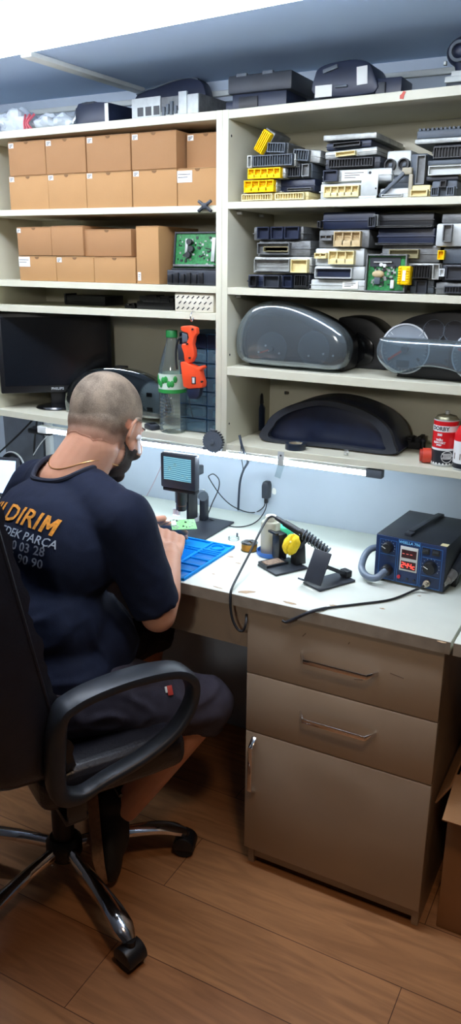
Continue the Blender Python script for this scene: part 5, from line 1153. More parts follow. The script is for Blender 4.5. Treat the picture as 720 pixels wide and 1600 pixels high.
# ================================================================ office chair
CA = R(-30); CC = Vector((-.36, -.25, 0))
CF, CR = Vector((math.sin(-CA), math.cos(CA), 0)), Vector((math.cos(CA), math.sin(CA), 0))
chair = thing('office_chair', 'black leather office chair with chrome star base and closed loop armrests', 'office chair', CC, CA)
def onr(px, py, r):
    """chair-local (f, z) of the pixel on the upright plane at side offset r"""
    d = FW + RT*((px-360)/FPX) - UP*((py-800)/FPX); t_ = (r-(CAM-CC).dot(CR))/d.dot(CR); p = CAM+d*t_
    return (p-CC).dot(CF), p.z
leath = mat('black_leather', (30, 30, 37), .33, var=.15, scale=30, bump=.25, bscale=160)
armm = mat('chair_arm_plastic', (36, 40, 46), .42, var=.1)
star = MB(); star.lathe([(0, .075), (.034, .08), (.044, .095), (.044, .125), (.034, .138), (0, .138)], seg=28); star.build('hub', blk, chair)
for k in range(5):
    a = R(6+72*k); c, s = math.cos(a), math.sin(a); P_ = lambda r, z: (c*r, s*r, z)
    pts = [Vector(P_(r, z)) for r, z in ((.036, .112), (.10, .112), (.17, .108), (.235, .100), (.28, .084), (.306, .066))]
    mb = MB(); t_ = bmesh.new(); rings = []
    wid = [.013, .014, .0165, .021, .023, .015]; hgt = [.014, .012, .011, .010, .010, .010]
    SP = spline(pts, 5); n = len(SP)
    for i, p in enumerate(SP):
        u = i/(n-1)*5; j_ = min(int(u), 4); f_ = u-j_; w_ = wid[j_]*(1-f_)+wid[j_+1]*f_; h_ = hgt[j_]*(1-f_)+hgt[j_+1]*f_
        d = (SP[min(i+1, n-1)]-SP[max(i-1, 0)]).normalized(); x = Vector((-s, c, 0)); z = x.cross(d)*-1
        prof = [(-1, -.8), (-1, .1), (-.55, .8), (0, 1), (.55, .8), (1, .1), (1, -.8)]
        rings.append([t_.verts.new(p+x*(w_*a_)+z*(h_*b_)) for a_, b_ in prof])
    for A, B in zip(rings, rings[1:]):
        for q_ in range(7): t_.faces.new((A[q_], A[(q_+1) % 7], B[(q_+1) % 7], B[q_]))
    t_.faces.new(rings[0]); t_.faces.new(rings[-1]); bmesh.ops.recalc_face_normals(t_, faces=t_.faces); mb._in(t_)
    lg = mb.build('base_leg', chrome, chair)
    cw = MB(); cx, cy = c*.307, s*.307; t0 = Vector((-s, c, 0))
    ang = a+R(60) if k else a+R(100); ax = Vector((math.cos(ang), math.sin(ang), 0))
    for sg in (-1, 1): cw.cyl(Vector((cx, cy, .0262))+ax*(sg*.008), Vector((cx, cy, .0262))+ax*(sg*.023), .026, .024, seg=26)
    cw.cyl(Vector((cx, cy, .0262))-ax*.02, Vector((cx, cy, .0262))+ax*.02, .006, seg=12)
    cst = cw.build('caster', blkm, lg)
    hd_ = MB(); back = ax.cross(Vector((0, 0, 1)))
    pr_ = [(.0285*math.cos(R(q_)), .0285*math.sin(R(q_))) for q_ in range(-15, 196, 15)]
    hd_.prism(pr_, -.0255, .0255, .003); Mx = Matrix((back, ax, Vector((0, 0, 1)))).transposed().to_4x4(); Mx.translation = (cx, cy, .0262+.003); hd_.xf(Mx)
    hd_.cyl((cx, cy, .054), (cx, cy, .070), .012, seg=16); hd_.build('caster_hood', blk, lg)
MB().cyl((0, 0, .13), (0, 0, .27), .026, seg=24).cyl((0, 0, .27), (0, 0, .40), .017, seg=20).build('gas_column', blk, chair)
MB().bx(-.09, .09, -.08, .15, .372, .404, .008).build('seat_mechanism', blk, chair)
MB().tube([(.05, .05, .385), (.16, .06, .38), (.22, .06, .372)], .005, 8).build('height_lever', blk, chair)
def pillow(c, d, bev, seed, amp=.004):
    mb = MB(); t = bmesh.new(); bmesh.ops.create_cube(t, size=1); bmesh.ops.scale(t, vec=d, verts=t.verts)
    bmesh.ops.bevel(t, geom=t.edges[:], offset=bev, segments=4, affect='EDGES', profile=.5)
    bmesh.ops.subdivide_edges(t, edges=t.edges[:], cuts=3, use_grid_fill=True)
    for v in t.verts: v.co.z += (1-(2*v.co.x/d[0])**2)*(1-(2*v.co.y/d[1])**2)*.012+amp*noise.noise(v.co*14+Vector((seed, 0, 0)))
    return mb._in(t, T(c))
pillow((0, .048, .445), (.49, .335, .088), .03, 3).build('seat', leath, chair, sharp=70)
# backrest: horizontal sections lofted upward, side bolsters coming forward
rings = []; bm = bmesh.new(); NZ = 46
def fc(z): return -.130-.16*(z-.5)
for i in range(NZ+1):
    u = i/NZ; z = .475+u*.66
    W_ = .252-.035*u; W_ *= (1-max(0, (u-.86)/.14)**2.2*.55)*(1-max(0, (.06-u)/.06)**2*.12); th = .115-.03*u; th *= (1-max(0, (u-.93)/.07)**2*.6)
    ring = []
    crease = -.011*math.exp(-((z % .13-.065)/.012)**2)
    for k in range(25):
        q_ = -1+2*k/24
        bol = .106*abs(q_)**2.2*(1-.12*u)-.035*max(0, (abs(q_)-.9)/.1)**2
        wr = .010*noise.noise(Vector((q_*2.2, z*30, 4)))*(.3+abs(q_))
        ring.append((W_*math.sin(q_*math.pi/2*.97)/math.sin(math.pi/2*.97), fc(z)+bol+crease*(1-.4*abs(q_))+wr, z))
    for k in range(25):
        q_ = 1-2*k/24
        ring.append((W_*math.sin(q_*math.pi/2*.97)/math.sin(math.pi/2*.97)*.985, fc(z)-th*(1-.55*abs(q_)**3)+.02*abs(q_)**2+.003*noise.noise(Vector((q_*3, z*20, 9))), z))
    rings.append([bm.verts.new(p) for p in ring])
for A, B in zip(rings, rings[1:]):
    for k in range(50): bm.faces.new((A[k], A[(k+1) % 50], B[(k+1) % 50], B[k]))
bm.faces.new(rings[0]); bm.faces.new(rings[-1]); bmesh.ops.recalc_face_normals(bm, faces=bm.faces)
mb = MB(); mb._in(bm); bk = mb.build('backrest', leath, chair, sharp=60)
for s in (-1, 1):
    pts = [rings_ for rings_ in ()]
    MB().tube([(s*(.252-.035*u)*.995, fc(.475+u*.66)+.066*(1-.12*u), .475+u*.66) for u in (.04, .2, .4, .6, .8, .86)], .0035, 6).build('piping', leath, bk)
MB().bar((0, -.20, .36), (0, -.235, .62), .07, .012, .004, upv=(0, 1, 0)).bar((0, -.20, .365), (0, .0, .378), .07, .012, .004).build('back_bracket', blk, chair)
# closed loop armrests
lp = [(91, 1238), (86, 1185), (92, 1120), (112, 1098), (150, 1078), (200, 1060), (250, 1048), (282, 1048), (299, 1066), (297, 1098), (272, 1140), (225, 1180), (165, 1216), (122, 1242)]
lp = [onr(px, py, .272) for px, py in lp]
LP = spline([Vector((f, z, 0)) for f, z in lp], 6, True); N = len(LP)
for s in (1, -1):
    t_ = bmesh.new(); rings = []
    for i, p in enumerate(LP):
        d = (LP[(i+1) % N]-LP[i-1]).normalized(); nn = Vector((-d.y, d.x, 0))
        topness = max(0, min(1, (p.y-.60)/.05)); rear = max(0, min(1, (-.03-p.x)/.05))
        hw = .021+.009*topness; ht = .0105+.002*topness+.008*rear*(1-topness)
        ring = []
        for k in range(12):
            a = 2*math.pi*k/12; ca, sa_ = math.cos(a), math.sin(a); e = .6
            xx = hw*math.copysign(abs(ca)**e, ca); yy = ht*math.copysign(abs(sa_)**e, sa_)
            ring.append(t_.verts.new((s*.272+xx, p.x+nn.x*yy, p.y+nn.y*yy)))
        rings.append(ring)
    for i in range(N):
        A, B = rings[i], rings[(i+1) % N]
        for k in range(12): t_.faces.new((A[k], A[(k+1) % 12], B[(k+1) % 12], B[k]))
    bmesh.ops.recalc_face_normals(t_, faces=t_.faces); mb = MB(); mb._in(t_); ar = mb.build('armrest', armm, chair, sharp=50)
    lo_ = min(LP, key=lambda p: p.y+abs(p.x+.06)*.3)
    MB().bx(s*.16, s*.27, lo_.x-.02, lo_.x+.03, .385, .40, .003).bar((s*.265, lo_.x+.005, .392), (s*.272, lo_.x+.005, lo_.y), .04, .012, .003, upv=(1, 0, 0)).build('arm_bracket', blk, ar)
# ================================================================ the seated person
skin = mat('skin', (205, 148, 118), .5, var=.06, scale=18, bump=.05, bscale=300)
skin.node_tree.nodes['Principled BSDF'].inputs['Subsurface Weight'].default_value = .08
skin.node_tree.nodes['Principled BSDF'].inputs['Subsurface Radius'].default_value = (.01, .004, .002)
def cone(mb, p0, p1, r0, r1, seg=20): mb.cyl(p0, p1, r0, r1, seg); mb.ell(p0, (r0,)*3, u=20, v=12); mb.ell(p1, (r1,)*3, u=20, v=12)
def limb(mb, ch):
    for (p0, r0), (p1, r1) in zip(ch, ch[1:]): cone(mb, Vector(p0), Vector(p1), r0, r1)
def remesh(mb, voxel, it=3, fac=.5):
    me = bpy.data.meshes.new('r'); mb.bm.to_mesh(me); mb.bm.free(); o = bpy.data.objects.new('r', me); COL.objects.link(o)
    m = o.modifiers.new('r', 'REMESH'); m.mode = 'VOXEL'; m.voxel_size = voxel; m.adaptivity = 0
    dg = bpy.context.evaluated_depsgraph_get(); out = bpy.data.meshes.new_from_object(o.evaluated_get(dg))
    bpy.data.objects.remove(o); bpy.data.meshes.remove(me); r = MB(); r.bm.from_mesh(out); bpy.data.meshes.remove(out)
    for _ in range(it): bmesh.ops.smooth_vert(r.bm, verts=r.bm.verts, factor=fac, use_axis_x=True, use_axis_y=True, use_axis_z=True)
    r.bm.normal_update(); return r
V3 = Vector
pel, sp1, tho, nck = V3((-.370, -.255, .590)), V3((-.388, -.240, .72)), V3((-.388, -.185, .870)), V3((-.385, -.115, 1.012))
HC = V3((-.352, -.024, 1.114))
rsh, lsh = at(196, 814, 'y', -.175), V3((-.560, -.040, .945))
rel = at(247, 960, 'z', .725); rwr = at(265, 874, 'z', .797)
lel, lwr = V3((-.665, -.055, .785)), V3((-.452, .142, .800))
rhip, lhip = V3((-.295, -.295, .570)), V3((-.440, -.215, .570))
rkn, ran = at(322, 1100, 'z', .455), V3((-.262, -.128, .172))
lkn, lan = V3((-.400, .190, .500)), V3((-.43, .150, .085))
HR = Euler((R(-27), 0, R(-3))).to_matrix().to_4x4(); HR = Matrix.Rotation(R(3), 4, 'Z') @ Matrix.Rotation(R(-27), 4, 'X'); HM = T(HC) @ HR
b = MB()
h = MB()
h.ell((0, -.012, .030), (.0745, .098, .086), u=36, v=24); h.ell((0, -.045, -.004), (.064, .056, .058)); h.ell((0, .045, -.012), (.063, .054, .086))
h.ell((0, .040, -.072), (.052, .054, .040)); h.ell((0, .080, -.100), (.024, .019, .018)); h.ell((0, .012, -.062), (.057, .04, .045)); h.ell((0, -.050, -.045), (.056, .046, .055))
h.ell((0, .090, .016), (.046, .014, .012)); h.ell((0, .098, -.010), (.010, .016, .026)); h.ell((0, .112, -.040), (.014, .015, .012))
for s in (-1, 1):
    h.ell((s*.011, .106, -.043), (.009, .010, .008)); h.ell((s*.038, .070, -.036), (.024, .026, .026)); h.ell((s*.03, .086, -.004), (.017, .008, .012))
    h.ell((s*.078, -.004, -.016), (.008, .019, .031), (0, s*.30, 0)); h.ell((s*.076, .004, -.042), (.007, .011, .013))
    rim = [(s*(.083+.006*math.sin(a)), -.006+.019*math.cos(a)-.006*max(0, math.sin(a)), -.014+.031*math.sin(a)) for a in [R(q_) for q_ in range(-60, 211, 30)]]
    h.tube(rim, .0042, 8, 4)
h.ell((0, .096, -.073), (.021, .008, .0055)); h.ell((0, .095, -.083), (.019, .009, .006))
b._in(h.bm, HM)
limb(b, [(nck+V3((0, -.01, -.02)), .068), ((HM @ V3((0, -.036, -.062))), .060), ((HM @ V3((0, -.018, -.02))), .058)])
limb(b, [(nck+V3((.0, -.01, -.025)), .060), (rsh+V3((-.03, 0, .012)), .048)]); limb(b, [(nck+V3((0, -.01, -.025)), .060), (lsh+V3((.03, 0, .012)), .048)])
limb(b, [(rsh, .052), (lsh, .052)]); limb(b, [(pel, .105), (sp1, .112), (tho, .115), (nck-V3((0, .01, .06)), .07)])
for p, rr in ((pel, (.165, .115, .105)), (sp1, (.148, .108, .12)), (tho, (.165, .118, .14))): b.ell(p, rr, (R(-18), 0, R(-18)))
limb(b, [(rsh, .052), (rsh.lerp(rel, .45), .046), (rel, .040), (rel.lerp(rwr, .35), .042), (rwr, .0275)])
limb(b, [(lsh, .052), (lsh.lerp(lel, .45), .046), (lel, .040), (lel.lerp(lwr, .35), .042), (lwr, .0275)])
limb(b, [(rhip, .088), (rhip.lerp(rkn, .5), .074), (rkn, .052), (rkn.lerp(ran, .32)+V3((-.006, -.006, -.006)), .050), (rkn.lerp(ran, .7), .042), (ran, .036)])
limb(b, [(lhip, .088), (lhip.lerp(lkn, .5), .074), (lkn, .055), (lkn.lerp(lan, .3)+V3((0, -.012, 0)), .053), (lan, .036)])
def hand(b, W, Y, Z, side, curls, spread, thumb, L=1.0):
    Y = Y.normalized(); Z = (Z-Y*Z.dot(Y)).normalized(); X = (Z.cross(Y) if side > 0 else Y.cross(Z))
    P = lambda x, y, z: W+X*(x*L)+Y*(y*L)+Z*(z*L)
    limb(b, [(P(0, -.005, 0), .0265), (P(0, .018, 0), .0235)])
    for x in (-.028, -.010, .010, .028):
        limb(b, [(P(x*.55, .012, 0), .0155), (P(x, .050, 0), .0112), (P(x, .082-.006*abs(x-.005)/.028, .003), .0128)])
    tips = []
    for i, x in enumerate((.031, .0105, -.0105, -.031)):
        l = [(.043, .026, .021), (.047, .030, .022), (.044, .028, .022), (.034, .021, .019)][i]; rr = [.0088, .009, .0086, .0076][i]
        y, z, a = .082-.004*(i > 1)-.006*(i == 3), .001, 0; ch = [(P(x, y, z), rr*1.12)]; xx = x
        for k in range(3):
            a += curls[i][k]; y += l[k]*math.cos(R(a)); z -= l[k]*math.sin(R(a)); xx += spread[i]*l[k]
            ch.append((P(xx, y, z), rr*(1-.07*(k+1))))
        limb(b, ch); tips.append(ch[-1][0])
    limb(b, [(P(*thumb[0]), .0145), (P(*thumb[1]), .0118), (P(*thumb[2]), .0102), (P(*thumb[3]), .0086)])
    tips.append(P(*thumb[3])); return tips, P, X, Y, Z
tgt = at(264, 814, 'z', .845)
RY = (tgt-rwr); RY = RY.normalized(); RZ = (CAM-rwr).normalized()*1.0+V3((.45, 0, .2))
rtips, RP, RX, RYv, RZv = hand(b, rwr+RY*.012, RY, RZ, 1, [(18, 26, 14), (34, 44, 26), (48, 62, 34), (56, 66, 36)], [.02, .04, .04, .05],
    [(.020, .018, -.010), (.038, .048, -.022), (.040, .082, -.030), (.036, .112, -.030)], 1.0)
LYd = V3((.72, .66, .03)); LZd = V3((-.35, .1, .9))
ltips, LPf, LX_, LYv, LZv = hand(b, lwr+LYd.normalized()*.012, LYd, LZd, -1, [(12, 18, 10), (16, 22, 14), (22, 26, 16), (30, 30, 20)], [-.04, -.01, .02, .05],
    [(.022, .018, -.006), (.046, .046, .002), (.052, .078, .008), (.046, .104, .010)], 1.0)
body = remesh(b, .0033, 2, .5)
bt = thing('person', 'seated person in a navy lettered t-shirt and dark shorts working over the blue mat', 'person', (pel.x, pel.y, 0))
PL = T(-V3((pel.x, pel.y, 0)))
# head-local masks for cropped hair and beard, lifted a hair's breadth off the same skin surface
HI = HM.inverted()
def patch(test, lift, seed):
    mb = MB(); bm = mb.bm; vm = {}
    for f in body.bm.faces:
        c = HI @ f.calc_center_median()
        if not test(c): continue
        vs = []
        for v in f.verts:
            if v.index not in vm: vm[v.index] = bm.verts.new(v.co+v.normal*lift)
            vs.append(vm[v.index])
        bm.faces.new(vs)
    # give the patch real thickness
    g = bmesh.ops.extrude_face_region(bm, geom=bm.faces[:]); return mb
body.bm.verts.index_update()
def hairtest(c):
    if c.length > .16: return False
    if abs(c.x) > .066 and c.z < .012 and -.03 < c.y < .024: return False
    if c.y > .055: return c.z > .058 and c.y < .085+.3*(c.z-.058)
    if c.y > .018: return c.z > -.012+.9*(c.y-.018)
    low = -.052+.012*noise.noise(c*60)
    return c.z > low
def beardtest(c):
    if c.length > .16 or c.y < .012: return False
    if abs(c.x) > .072 and c.z > -.05: return False
    z1 = -.048-.1*max(0, .06-abs(c.x)) if c.y > .06 else (-.02 if c.y < .034 else -.04)
    return -.135 < c.z < z1 and not (abs(c.x) < .024 and -.089 < c.z < -.066 and c.y > .085)
def stubble(name, dark, lightc, lo, hi, fade):
    m = mat(name, dark, .85); nt = m.node_tree; b_ = nt.nodes['Principled BSDF']
    n1 = nt.nodes.new('ShaderNodeTexNoise'); n1.inputs['Scale'].default_value = 620; n1.inputs['Detail'].default_value = 2
    n2 = nt.nodes.new('ShaderNodeTexNoise'); n2.inputs['Scale'].default_value = 26; n2.inputs['Detail'].default_value = 3
    tc = nt.nodes.new('ShaderNodeTexCoord'); 
    for n in (n1, n2): nt.links.new(tc.outputs['Object'], n.inputs['Vector'])
    a = nt.nodes.new('ShaderNodeMath'); a.operation = 'ADD'; nt.links.new(n1.outputs['Fac'], a.inputs[0]); nt.links.new(n2.outputs['Fac'], a.inputs[1])
    cr = nt.nodes.new('ShaderNodeValToRGB'); cr.color_ramp.elements[0].position = lo; cr.color_ramp.elements[1].position = hi
    cr.color_ramp.elements[0].color = lin(dark)+(1,); cr.color_ramp.elements[1].color = lin(lightc)+(1,)
    h_ = nt.nodes.new('ShaderNodeMath'); h_.operation = 'MULTIPLY'; h_.inputs[1].default_value = .5; nt.links.new(a.outputs[0], h_.inputs[0])
    nt.links.new(h_.outputs[0], cr.inputs['Fac'])
    if not fade: nt.links.new(cr.outputs['Color'], b_.inputs['Base Color']); return m
    # the crop thins out towards the nape: share of skin between hairs by height on the head
    up_ = (HM.to_3x3() @ V3((0, 0, 1))); o0 = HC-V3((pel.x, pel.y, 0))
    dt = nt.nodes.new('ShaderNodeVectorMath'); dt.operation = 'DOT_PRODUCT'; dt.inputs[1].default_value = up_; nt.links.new(tc.outputs['Object'], dt.inputs[0])
    mr = nt.nodes.new('ShaderNodeMapRange'); mr.inputs['From Min'].default_value = up_.dot(o0)-.055; mr.inputs['From Max'].default_value = up_.dot(o0)-.005; nt.links.new(dt.outputs['Value'], mr.inputs['Value'])
    mx = nt.nodes.new('ShaderNodeMix'); mx.data_type = 'RGBA'; nt.links.new(mr.outputs[0], mx.inputs[0]); mx.inputs[6].default_value = lin((196, 142, 114))+(1,)
    nt.links.new(cr.outputs['Color'], mx.inputs[7]); nt.links.new(mx.outputs[2], b_.inputs['Base Color']); return m
hairm = stubble('cropped_hair', (130, 115, 101), (198, 178, 155), .36, .60, 1); beardm = stubble('short_beard', (64, 60, 58), (120, 104, 94), .38, .62, 0)
hr = patch(hairtest, .0012, 1); bd = patch(beardtest, .0016, 2)
bbvh = BVHTree.FromBMesh(body.bm)
bmesh.ops.transform(body.bm, matrix=PL, verts=body.bm.verts)
bo = body.build('body', skin, bt, sharp=80)
hr.xf(PL).build('cropped_hair', hairm, bt, sharp=80); bd.xf(PL).build('beard', beardm, bt, sharp=80)
for s in (-1, 1):
    e = MB().ell(HM @ V3((s*.030, .092, -.004)), (.0105, .0105, .0105)).xf(PL).build('eye', mat('eye_white', (226, 222, 214), .2), bt)
    MB().ell(HM @ V3((s*.030, .1005, -.006)), (.0045, .0028, .0045)).xf(PL).build('iris', mat('iris_brown', (58, 38, 26), .2), e)
    MB().tube([PL @ (HM @ V3(p)) for p in ((s*.014, .104, .018), (s*.03, .102, .024), (s*.046, .092, .019))], .0028, 6).build('eyebrow', beardm, bt)
# earbud, necklace
eb = MB(); ep = HM @ V3((.0845, .010, -.020)); eb.ell(ep, (.007, .008, .007)); eb.cyl(ep, HM @ V3((.088, .022, -.052)), .0036, .0034, 14); eb.ell(HM @ V3((.088, .022, -.052)), (.0035,)*3)
eb.xf(PL).build('earbud', mat('earbud_white', (236, 238, 240), .25), bt)
# ---- t-shirt
c = MB()
for p, rr in ((pel+V3((0, 0, .02)), (.180, .130, .11)), (sp1+V3((0, .0, 0)), (.172, .132, .13)), (tho, (.182, .134, .15))): c.ell(p, rr, (R(-18), 0, R(-18)))
limb(c, [(pel, .122), (sp1, .128), (tho, .130), (nck-V3((.0, .016, .092)), .078)])
limb(c, [(rsh+V3((-.002, 0, 0)), .064), (lsh+V3((.002, 0, 0)), .064)])
limb(c, [(nck.lerp(rsh, .1)+V3((0, -.010, -.022)), .072), (rsh+V3((-.02, 0, .004)), .059)]); limb(c, [(nck.lerp(lsh, .1)+V3((0, -.010, -.022)), .072), (lsh+V3((.02, 0, .004)), .059)])
def sleeve(c, sh, el, f1=.90):
    e = sh.lerp(el, f1); c.cyl(sh, sh.lerp(el, .5), .064, .060, 28); c.cyl(sh.lerp(el, .5), e, .060, .0555, 28)
sleeve(c, rsh, rel, .92); sleeve(c, lsh, lel, .8)
# loose hem hanging at the belly
c.ell(pel+V3((.06, .07, .06)), (.12, .10, .12))
sh_ = remesh(c, .006, 9, .5)
for v in sh_.bm.verts:
    p = v.co; n1 = noise.noise(V3((p.x*9, p.y*9, p.z*5))); rg = 1-abs(noise.noise(V3((p.x*11+p.z*7, p.y*13, p.z*9-p.x*6)))); rg2 = 1-abs(noise.noise(V3((p.x*24-p.z*10, p.y*22, p.z*14))))
    k_ = .2+.6*max(0, min(1, (.86-p.z)/.12))
    v.co = p+v.normal*(.003*n1+.006*max(0, rg-.76)/.24*k_+.002*max(0, rg2-.78)/.22*k_)
sh_.bm.normal_update()
bvh = BVHTree.FromBMesh(sh_.bm)
def hit(px, py):
    d = (FW + RT*((px-360)/FPX) - UP*((py-800)/FPX)).normalized(); return bvh.ray_cast(CAM, d)[:2]
shirtm = mat('navy_cotton', (20, 27, 47), .85, var=.12, scale=40, bump=.15, bscale=700, spec=.25)
prints = []
def back_print(txt, size, m, pr_, pl_, bold=0, name='shirt_lettering', shear=0, spacing=1.0):
    """letters laid on the cloth: right end at pixel pr_, running towards pl_"""
    a, na = hit(*pr_); b_, nb = hit(*pl_)
    if a is None or b_ is None: return
    X = (a-b_).normalized(); n = (na+nb).normalized(); Z = n.cross(X).normalized(); n = X.cross(Z).normalized()*-1
    if n.dot(na) < 0: n = -n
    if Z.z < 0: Z = -Z
    if txt.endswith('RIM'):       # block capital M drawn as its own outline
        tm = text_mb(txt[:-1], size, .0002, spacing, bold, shear); xr = max(v.co.x for v in tm.bm.verts); z0 = min(v.co.z for v in tm.bm.verts); z1_ = z0+.70*size; hh = z1_-z0
        mo = [(0, 0), (0, 1), (.24, 1), (.47, .56), (.70, 1), (.94, 1), (.94, 0), (.71, 0), (.71, .58), (.54, .26), (.40, .26), (.23, .58), (.23, 0)]
        tm.prism([(xr+size*.06+(x-.12*(1-z))*hh*.92+.10*hh, z0+z*hh) for x, z in mo], -.0001, .0001)
    else: tm = text_mb(txt, size, .0002, spacing, bold, shear)
    bmesh.ops.triangulate(tm.bm, faces=tm.bm.faces[:])
    for _ in range(4):
        bmesh.ops.subdivide_edges(tm.bm, edges=[e for e in tm.bm.edges if e.calc_length() > .006], cuts=1); bmesh.ops.triangulate(tm.bm, faces=tm.bm.faces[:])
    xm = max(v.co.x for v in tm.bm.verts)
    for v in tm.bm.verts:
        st = a+X*(v.co.x-xm)+Z*v.co.z; h_ = bvh.ray_cast(st+n*.12, -n)
        q_ = h_[0] if h_[0] is not None else st
        v.co = q_+(h_[1] if h_[1] is not None else n)*(.0022-v.co.y*2)
    prints.append((tm, name, m))
orm = mat('orange_lettering', (214, 138, 40), .8, var=.35, scale=120); grm = mat('grey_lettering', (128, 132, 142), .85, var=.2, scale=90)
back_print('YILDIRIM', .054, orm, (90, 828), (20, 803), .0008, spacing=1.02, shear=.12)
back_print('YEDEK PAR\u00c7A', .025, mat('white_lettering', (176, 184, 194), .85, var=.2, scale=90), (89, 853), (20, 832), .0002, shear=.2)
back_print('5 30 03 28', .027, grm, (70, 864), (20, 851), .0003)
back_print('01 90 90', .027, grm, (67, 883), (20, 869), .0003)
NR = Matrix.Rotation(R(-16), 3, 'Z'); NC = nck+V3((-.006, -.016, 0)); NA, NB = .083, .068
col = []
for k in range(40):
    a = 2*math.pi*k/40; o_ = NC+NR @ V3((math.cos(a)*NA, math.sin(a)*NB, 0)); h_ = bvh.ray_cast(o_+V3((0, 0, .12)), V3((0, 0, -1)))
    col.append(h_[0] if h_[0] is not None else o_)
for _ in range(3): col = [(col[k-1]+col[k]*2+col[(k+1) % 40])/4 for k in range(40)]
def innk(p):
    q_ = NR.inverted() @ (p-NC); return (q_.x/NA)**2+(q_.y/NB)**2 < 1 and p.z > .93
bmesh.ops.delete(sh_.bm, geom=[f for f in sh_.bm.faces if innk(f.calc_center_median())], context='FACES')
so_ = sh_.xf(PL).build('t_shirt', shirtm, bt, sharp=80)
for tm, nm, m in prints: tm.xf(PL).build(nm, m, so_)
MB().tube([PL @ (p+V3((0, 0, .001))) for p in col[::2]], .0062, 8, 3, closed=True).build('collar', mat('navy_collar', (16, 22, 40), .85), so_)
nk = []
for k in range(32):
    a = 2*math.pi*k/32; dn = V3((math.cos(a), math.sin(a), 0)); o_ = nck+V3((.002, -.004, .026+.020*math.cos(a)**2-.034*max(0, math.sin(a))))
    h_ = bbvh.ray_cast(o_+dn*.16, -dn); nk.append((h_[0] if h_[0] is not None else o_+dn*.065)+dn*.0008)
for _ in range(2): nk = [(nk[k-1]+nk[k]*2+nk[(k+1) % 32])/4+(nk[k]-nck).normalized()*.0002 for k in range(32)]
nk = [PL @ p for p in nk]
MB().tube(nk, .0012, 6, 3, closed=True).build('necklace', mat('gold_chain', (200, 150, 90), .3, .9), bt)
# ---- shorts
c = MB(); c.ell(pel+V3((0, .01, -.015)), (.185, .138, .105))
sd_ = (ran-rkn).normalized(); sl = (lan-lkn).normalized()
limb(c, [(rhip, .098), (rhip.lerp(rkn, .5), .084), (rkn, .066)]); c.cyl(rkn, rkn+sd_*.046, .066, .063, 28)
limb(c, [(lhip, .098), (lhip.lerp(lkn, .5), .088), (lkn, .072)]); c.cyl(lkn, lkn+sl*.045, .072, .070, 28)
st_ = remesh(c, .006, 3, .5)
for v in st_.bm.verts:
    p = v.co; rg = 1-abs(noise.noise(V3((p.x*14, p.y*14, p.z*20)))); v.co = p+v.normal*(.006*max(0, rg-.7)/.3+.003*noise.noise(p*12))
st_.bm.normal_update(); bv2 = BVHTree.FromBMesh(st_.bm)
sho = st_.xf(PL).build('shorts', mat('charcoal_cotton', (62, 58, 68), .85, var=.12, scale=40, bump=.15, bscale=600, spec=.25), bt, sharp=80)
d = (FW + RT*((265-360)/FPX) - UP*((1079-800)/FPX)).normalized(); hp_ = bv2.ray_cast(CAM, d)
if hp_[0] is not None:
    p, n = hp_[0], hp_[1]; Mx = n.to_track_quat('Y', 'Z').to_matrix().to_4x4(); Mx.translation = p+n*.003
    MB().box((0, 0, 0), (.012, .003, .022), None, .0008).xf(PL @ Mx).build('red_tag', mat('tag_red', (196, 56, 40), .6), sho)
    MB().box((.0085, .0, .003), (.005, .0034, .014), None, .0006).xf(PL @ Mx).build('white_tag', white, sho)
# ---- shoes
def shoe(heel, toe, ankle, name='shoe'):
    y = (toe-heel).normalized(); mid = heel.lerp(toe, .35); z = (ankle-mid); z = (z-y*z.dot(y)).normalized(); x = y.cross(z)
    Lh = (toe-heel).length; Mx = Matrix((x, y, z)).transposed().to_4x4(); Mx.translation = heel; Mx = PL @ Mx
    out = [(-.028, .0), (-.034, .03), (-.032, .09), (-.040, .16), (-.040, .21), (-.024, .25), (.004, .262), (.03, .245), (.042, .205), (.040, .16), (.031, .09), (.033, .03), (.027, .0), (0, -.012)]
    k = Lh/.25; op = [(px_*1.0, py_*k) for px_, py_ in sp2(out, 4)]
    u = MB(); u.ell((0, .035, .05), (.036, .05, .052)); u.ell((0, .09, .045), (.034, .08, .042)); u.ell((0, .175*k, .032), (.040, .075, .032)); u.ell((.002, .215*k, .028), (.036, .04, .026))
    u.cyl((0, .035, .04), (0, .03, .105), .036, .040, 24)
    u = remesh(u, .004, 3); t = u.xf(Mx).build(name, mat('black_shoe', (24, 24, 26), .6, var=.15), bt, sharp=80)
    s = MB(); Rx = Matrix.Rotation(R(90), 4, 'X')
    s.prism([(x_, z_) for x_, z_ in op], -.020, .008, .004, Mx=Rx @ Matrix.Diagonal((1, 1, 1, 1)))
    # prism runs along y: turn (x, z) -> (x, y)
    s.xf(Matrix(((1, 0, 0, 0), (0, 1, 0, 0), (0, 0, 1, 0), (0, 0, 0, 1))))
    return t, s, Mx
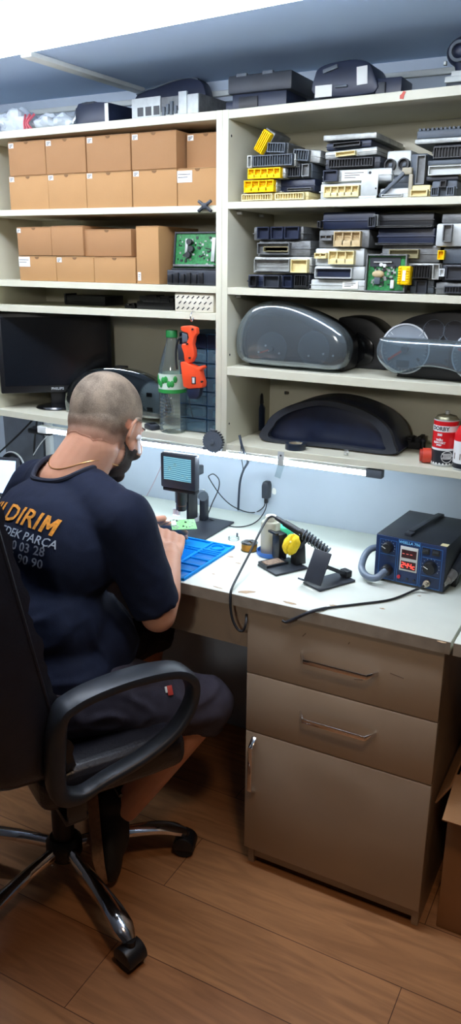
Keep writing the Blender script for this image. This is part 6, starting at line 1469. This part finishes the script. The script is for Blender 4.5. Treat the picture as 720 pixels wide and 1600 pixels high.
def sole(heel, toe, ankle, t, Mx, k):
    out = [(-.029, .0), (-.035, .03), (-.034, .09), (-.042, .16), (-.042, .21), (-.026, .252), (.004, .266), (.032, .248), (.044, .205), (.042, .16), (.033, .09), (.034, .03), (.028, .0), (0, -.014)]
    op = sp2([(a, b_*k) for a, b_ in out], 4); bm = bmesh.new()
    lo_ = []; hi_ = []; mid_ = []
    for i, (a, b_) in enumerate(op):
        w_ = 1+.02*(i % 2); lo_.append(bm.verts.new((a*.96*w_, b_, -.012+.014*max(0, (b_/k-.19)/.07)))); mid_.append(bm.verts.new((a*1.03*w_, b_, -.002+.008*max(0, (b_/k-.19)/.07)))); hi_.append(bm.verts.new((a, b_, .014+.006*max(0, (b_/k-.19)/.07))))
    n = len(op)
    for A, B in ((lo_, mid_), (mid_, hi_)):
        for i in range(n): bm.faces.new((A[i], A[(i+1) % n], B[(i+1) % n], B[i]))
    bm.faces.new(lo_[::-1]); bm.faces.new(hi_); bmesh.ops.recalc_face_normals(bm, faces=bm.faces)
    mb = MB(); mb._in(bm); mb.xf(Mx).build('sole', mat('tan_rubber', (150, 116, 88), .8, var=.2, scale=90, bump=.6, bscale=150), t)
hR, tR = V3((-.338, -.165, .215)), V3((-.268, -.240, .038))
for he, to, an in ((hR, tR, ran), (V3((-.445, .09, .014)), V3((-.44, .335, .014)), lan)):
    t_, s_, Mx = shoe(he, to, an); s_.bm.free(); sole(he, to, an, t_, Mx, (to-he).length/.25)
# ---- what the hands hold
pinch = (rtips[0]+rtips[4])/2
tail = at(243, 862, 'z', .845)
tw = thing('tweezers', 'thin dark metal tweezers held between the fingers of the right hand', 'tweezers', tuple(pinch)); L = T(-pinch)
tip = at(272, 812, 'z', .812)
dd = (tail-pinch).normalized(); sd = dd.cross(V3((0, 0, 1))).normalized()
for s in (-1, 1):
    MB().tube([L @ (tail), L @ (pinch+dd*.03+sd*(s*.0045)), L @ (pinch+sd*(s*.003)), L @ (tip+sd*(s*.0006))], lambda u: .0022-.0012*u, 6, 5).build('prong', mat('dark_steel', (86, 88, 94), .35, .8), tw)
cq = [at(px, py, 'z', z) for px, py, z in ((266, 812, .812), (306, 811, .812), (303, 827, .806), (271, 829, .806))]
pc = sum(cq, V3((0, 0, 0)))/4; xq = ((cq[1]-cq[0])+(cq[2]-cq[3])).normalized(); yq = (cq[0]-cq[3])+(cq[1]-cq[2]); yq = (yq-xq*yq.dot(xq)).normalized(); zq = xq.cross(yq)
Mq = Matrix((xq, yq, zq)).transposed(); w_, d_ = (cq[1]-cq[0]).length*.95, (cq[1]-cq[2]).length*.95; 
t = thing('small_circuit_board', 'small bright green circuit board held under the microscope lens', 'circuit board', tuple(pc), rot=tuple(Mq.to_euler()))
MB().box((0, 0, 0), (w_, d_, .0016)).build('board', pcbl, t)
rs = random.Random(5)
for k in range(14):
    x, y = rs.uniform(-w_*.42, w_*.42), rs.uniform(-d_*.42, d_*.42); MB().box((x, y, .0016), (rs.uniform(.002, .006), rs.uniform(.002, .006), .0016)).build('chip', blk if k % 3 == 0 else steel, t)
MB().box((-w_*.38, d_*.1, .0022), (w_*.2, d_*.5, .003), None, .0006).build('white_connector', whitep, t)
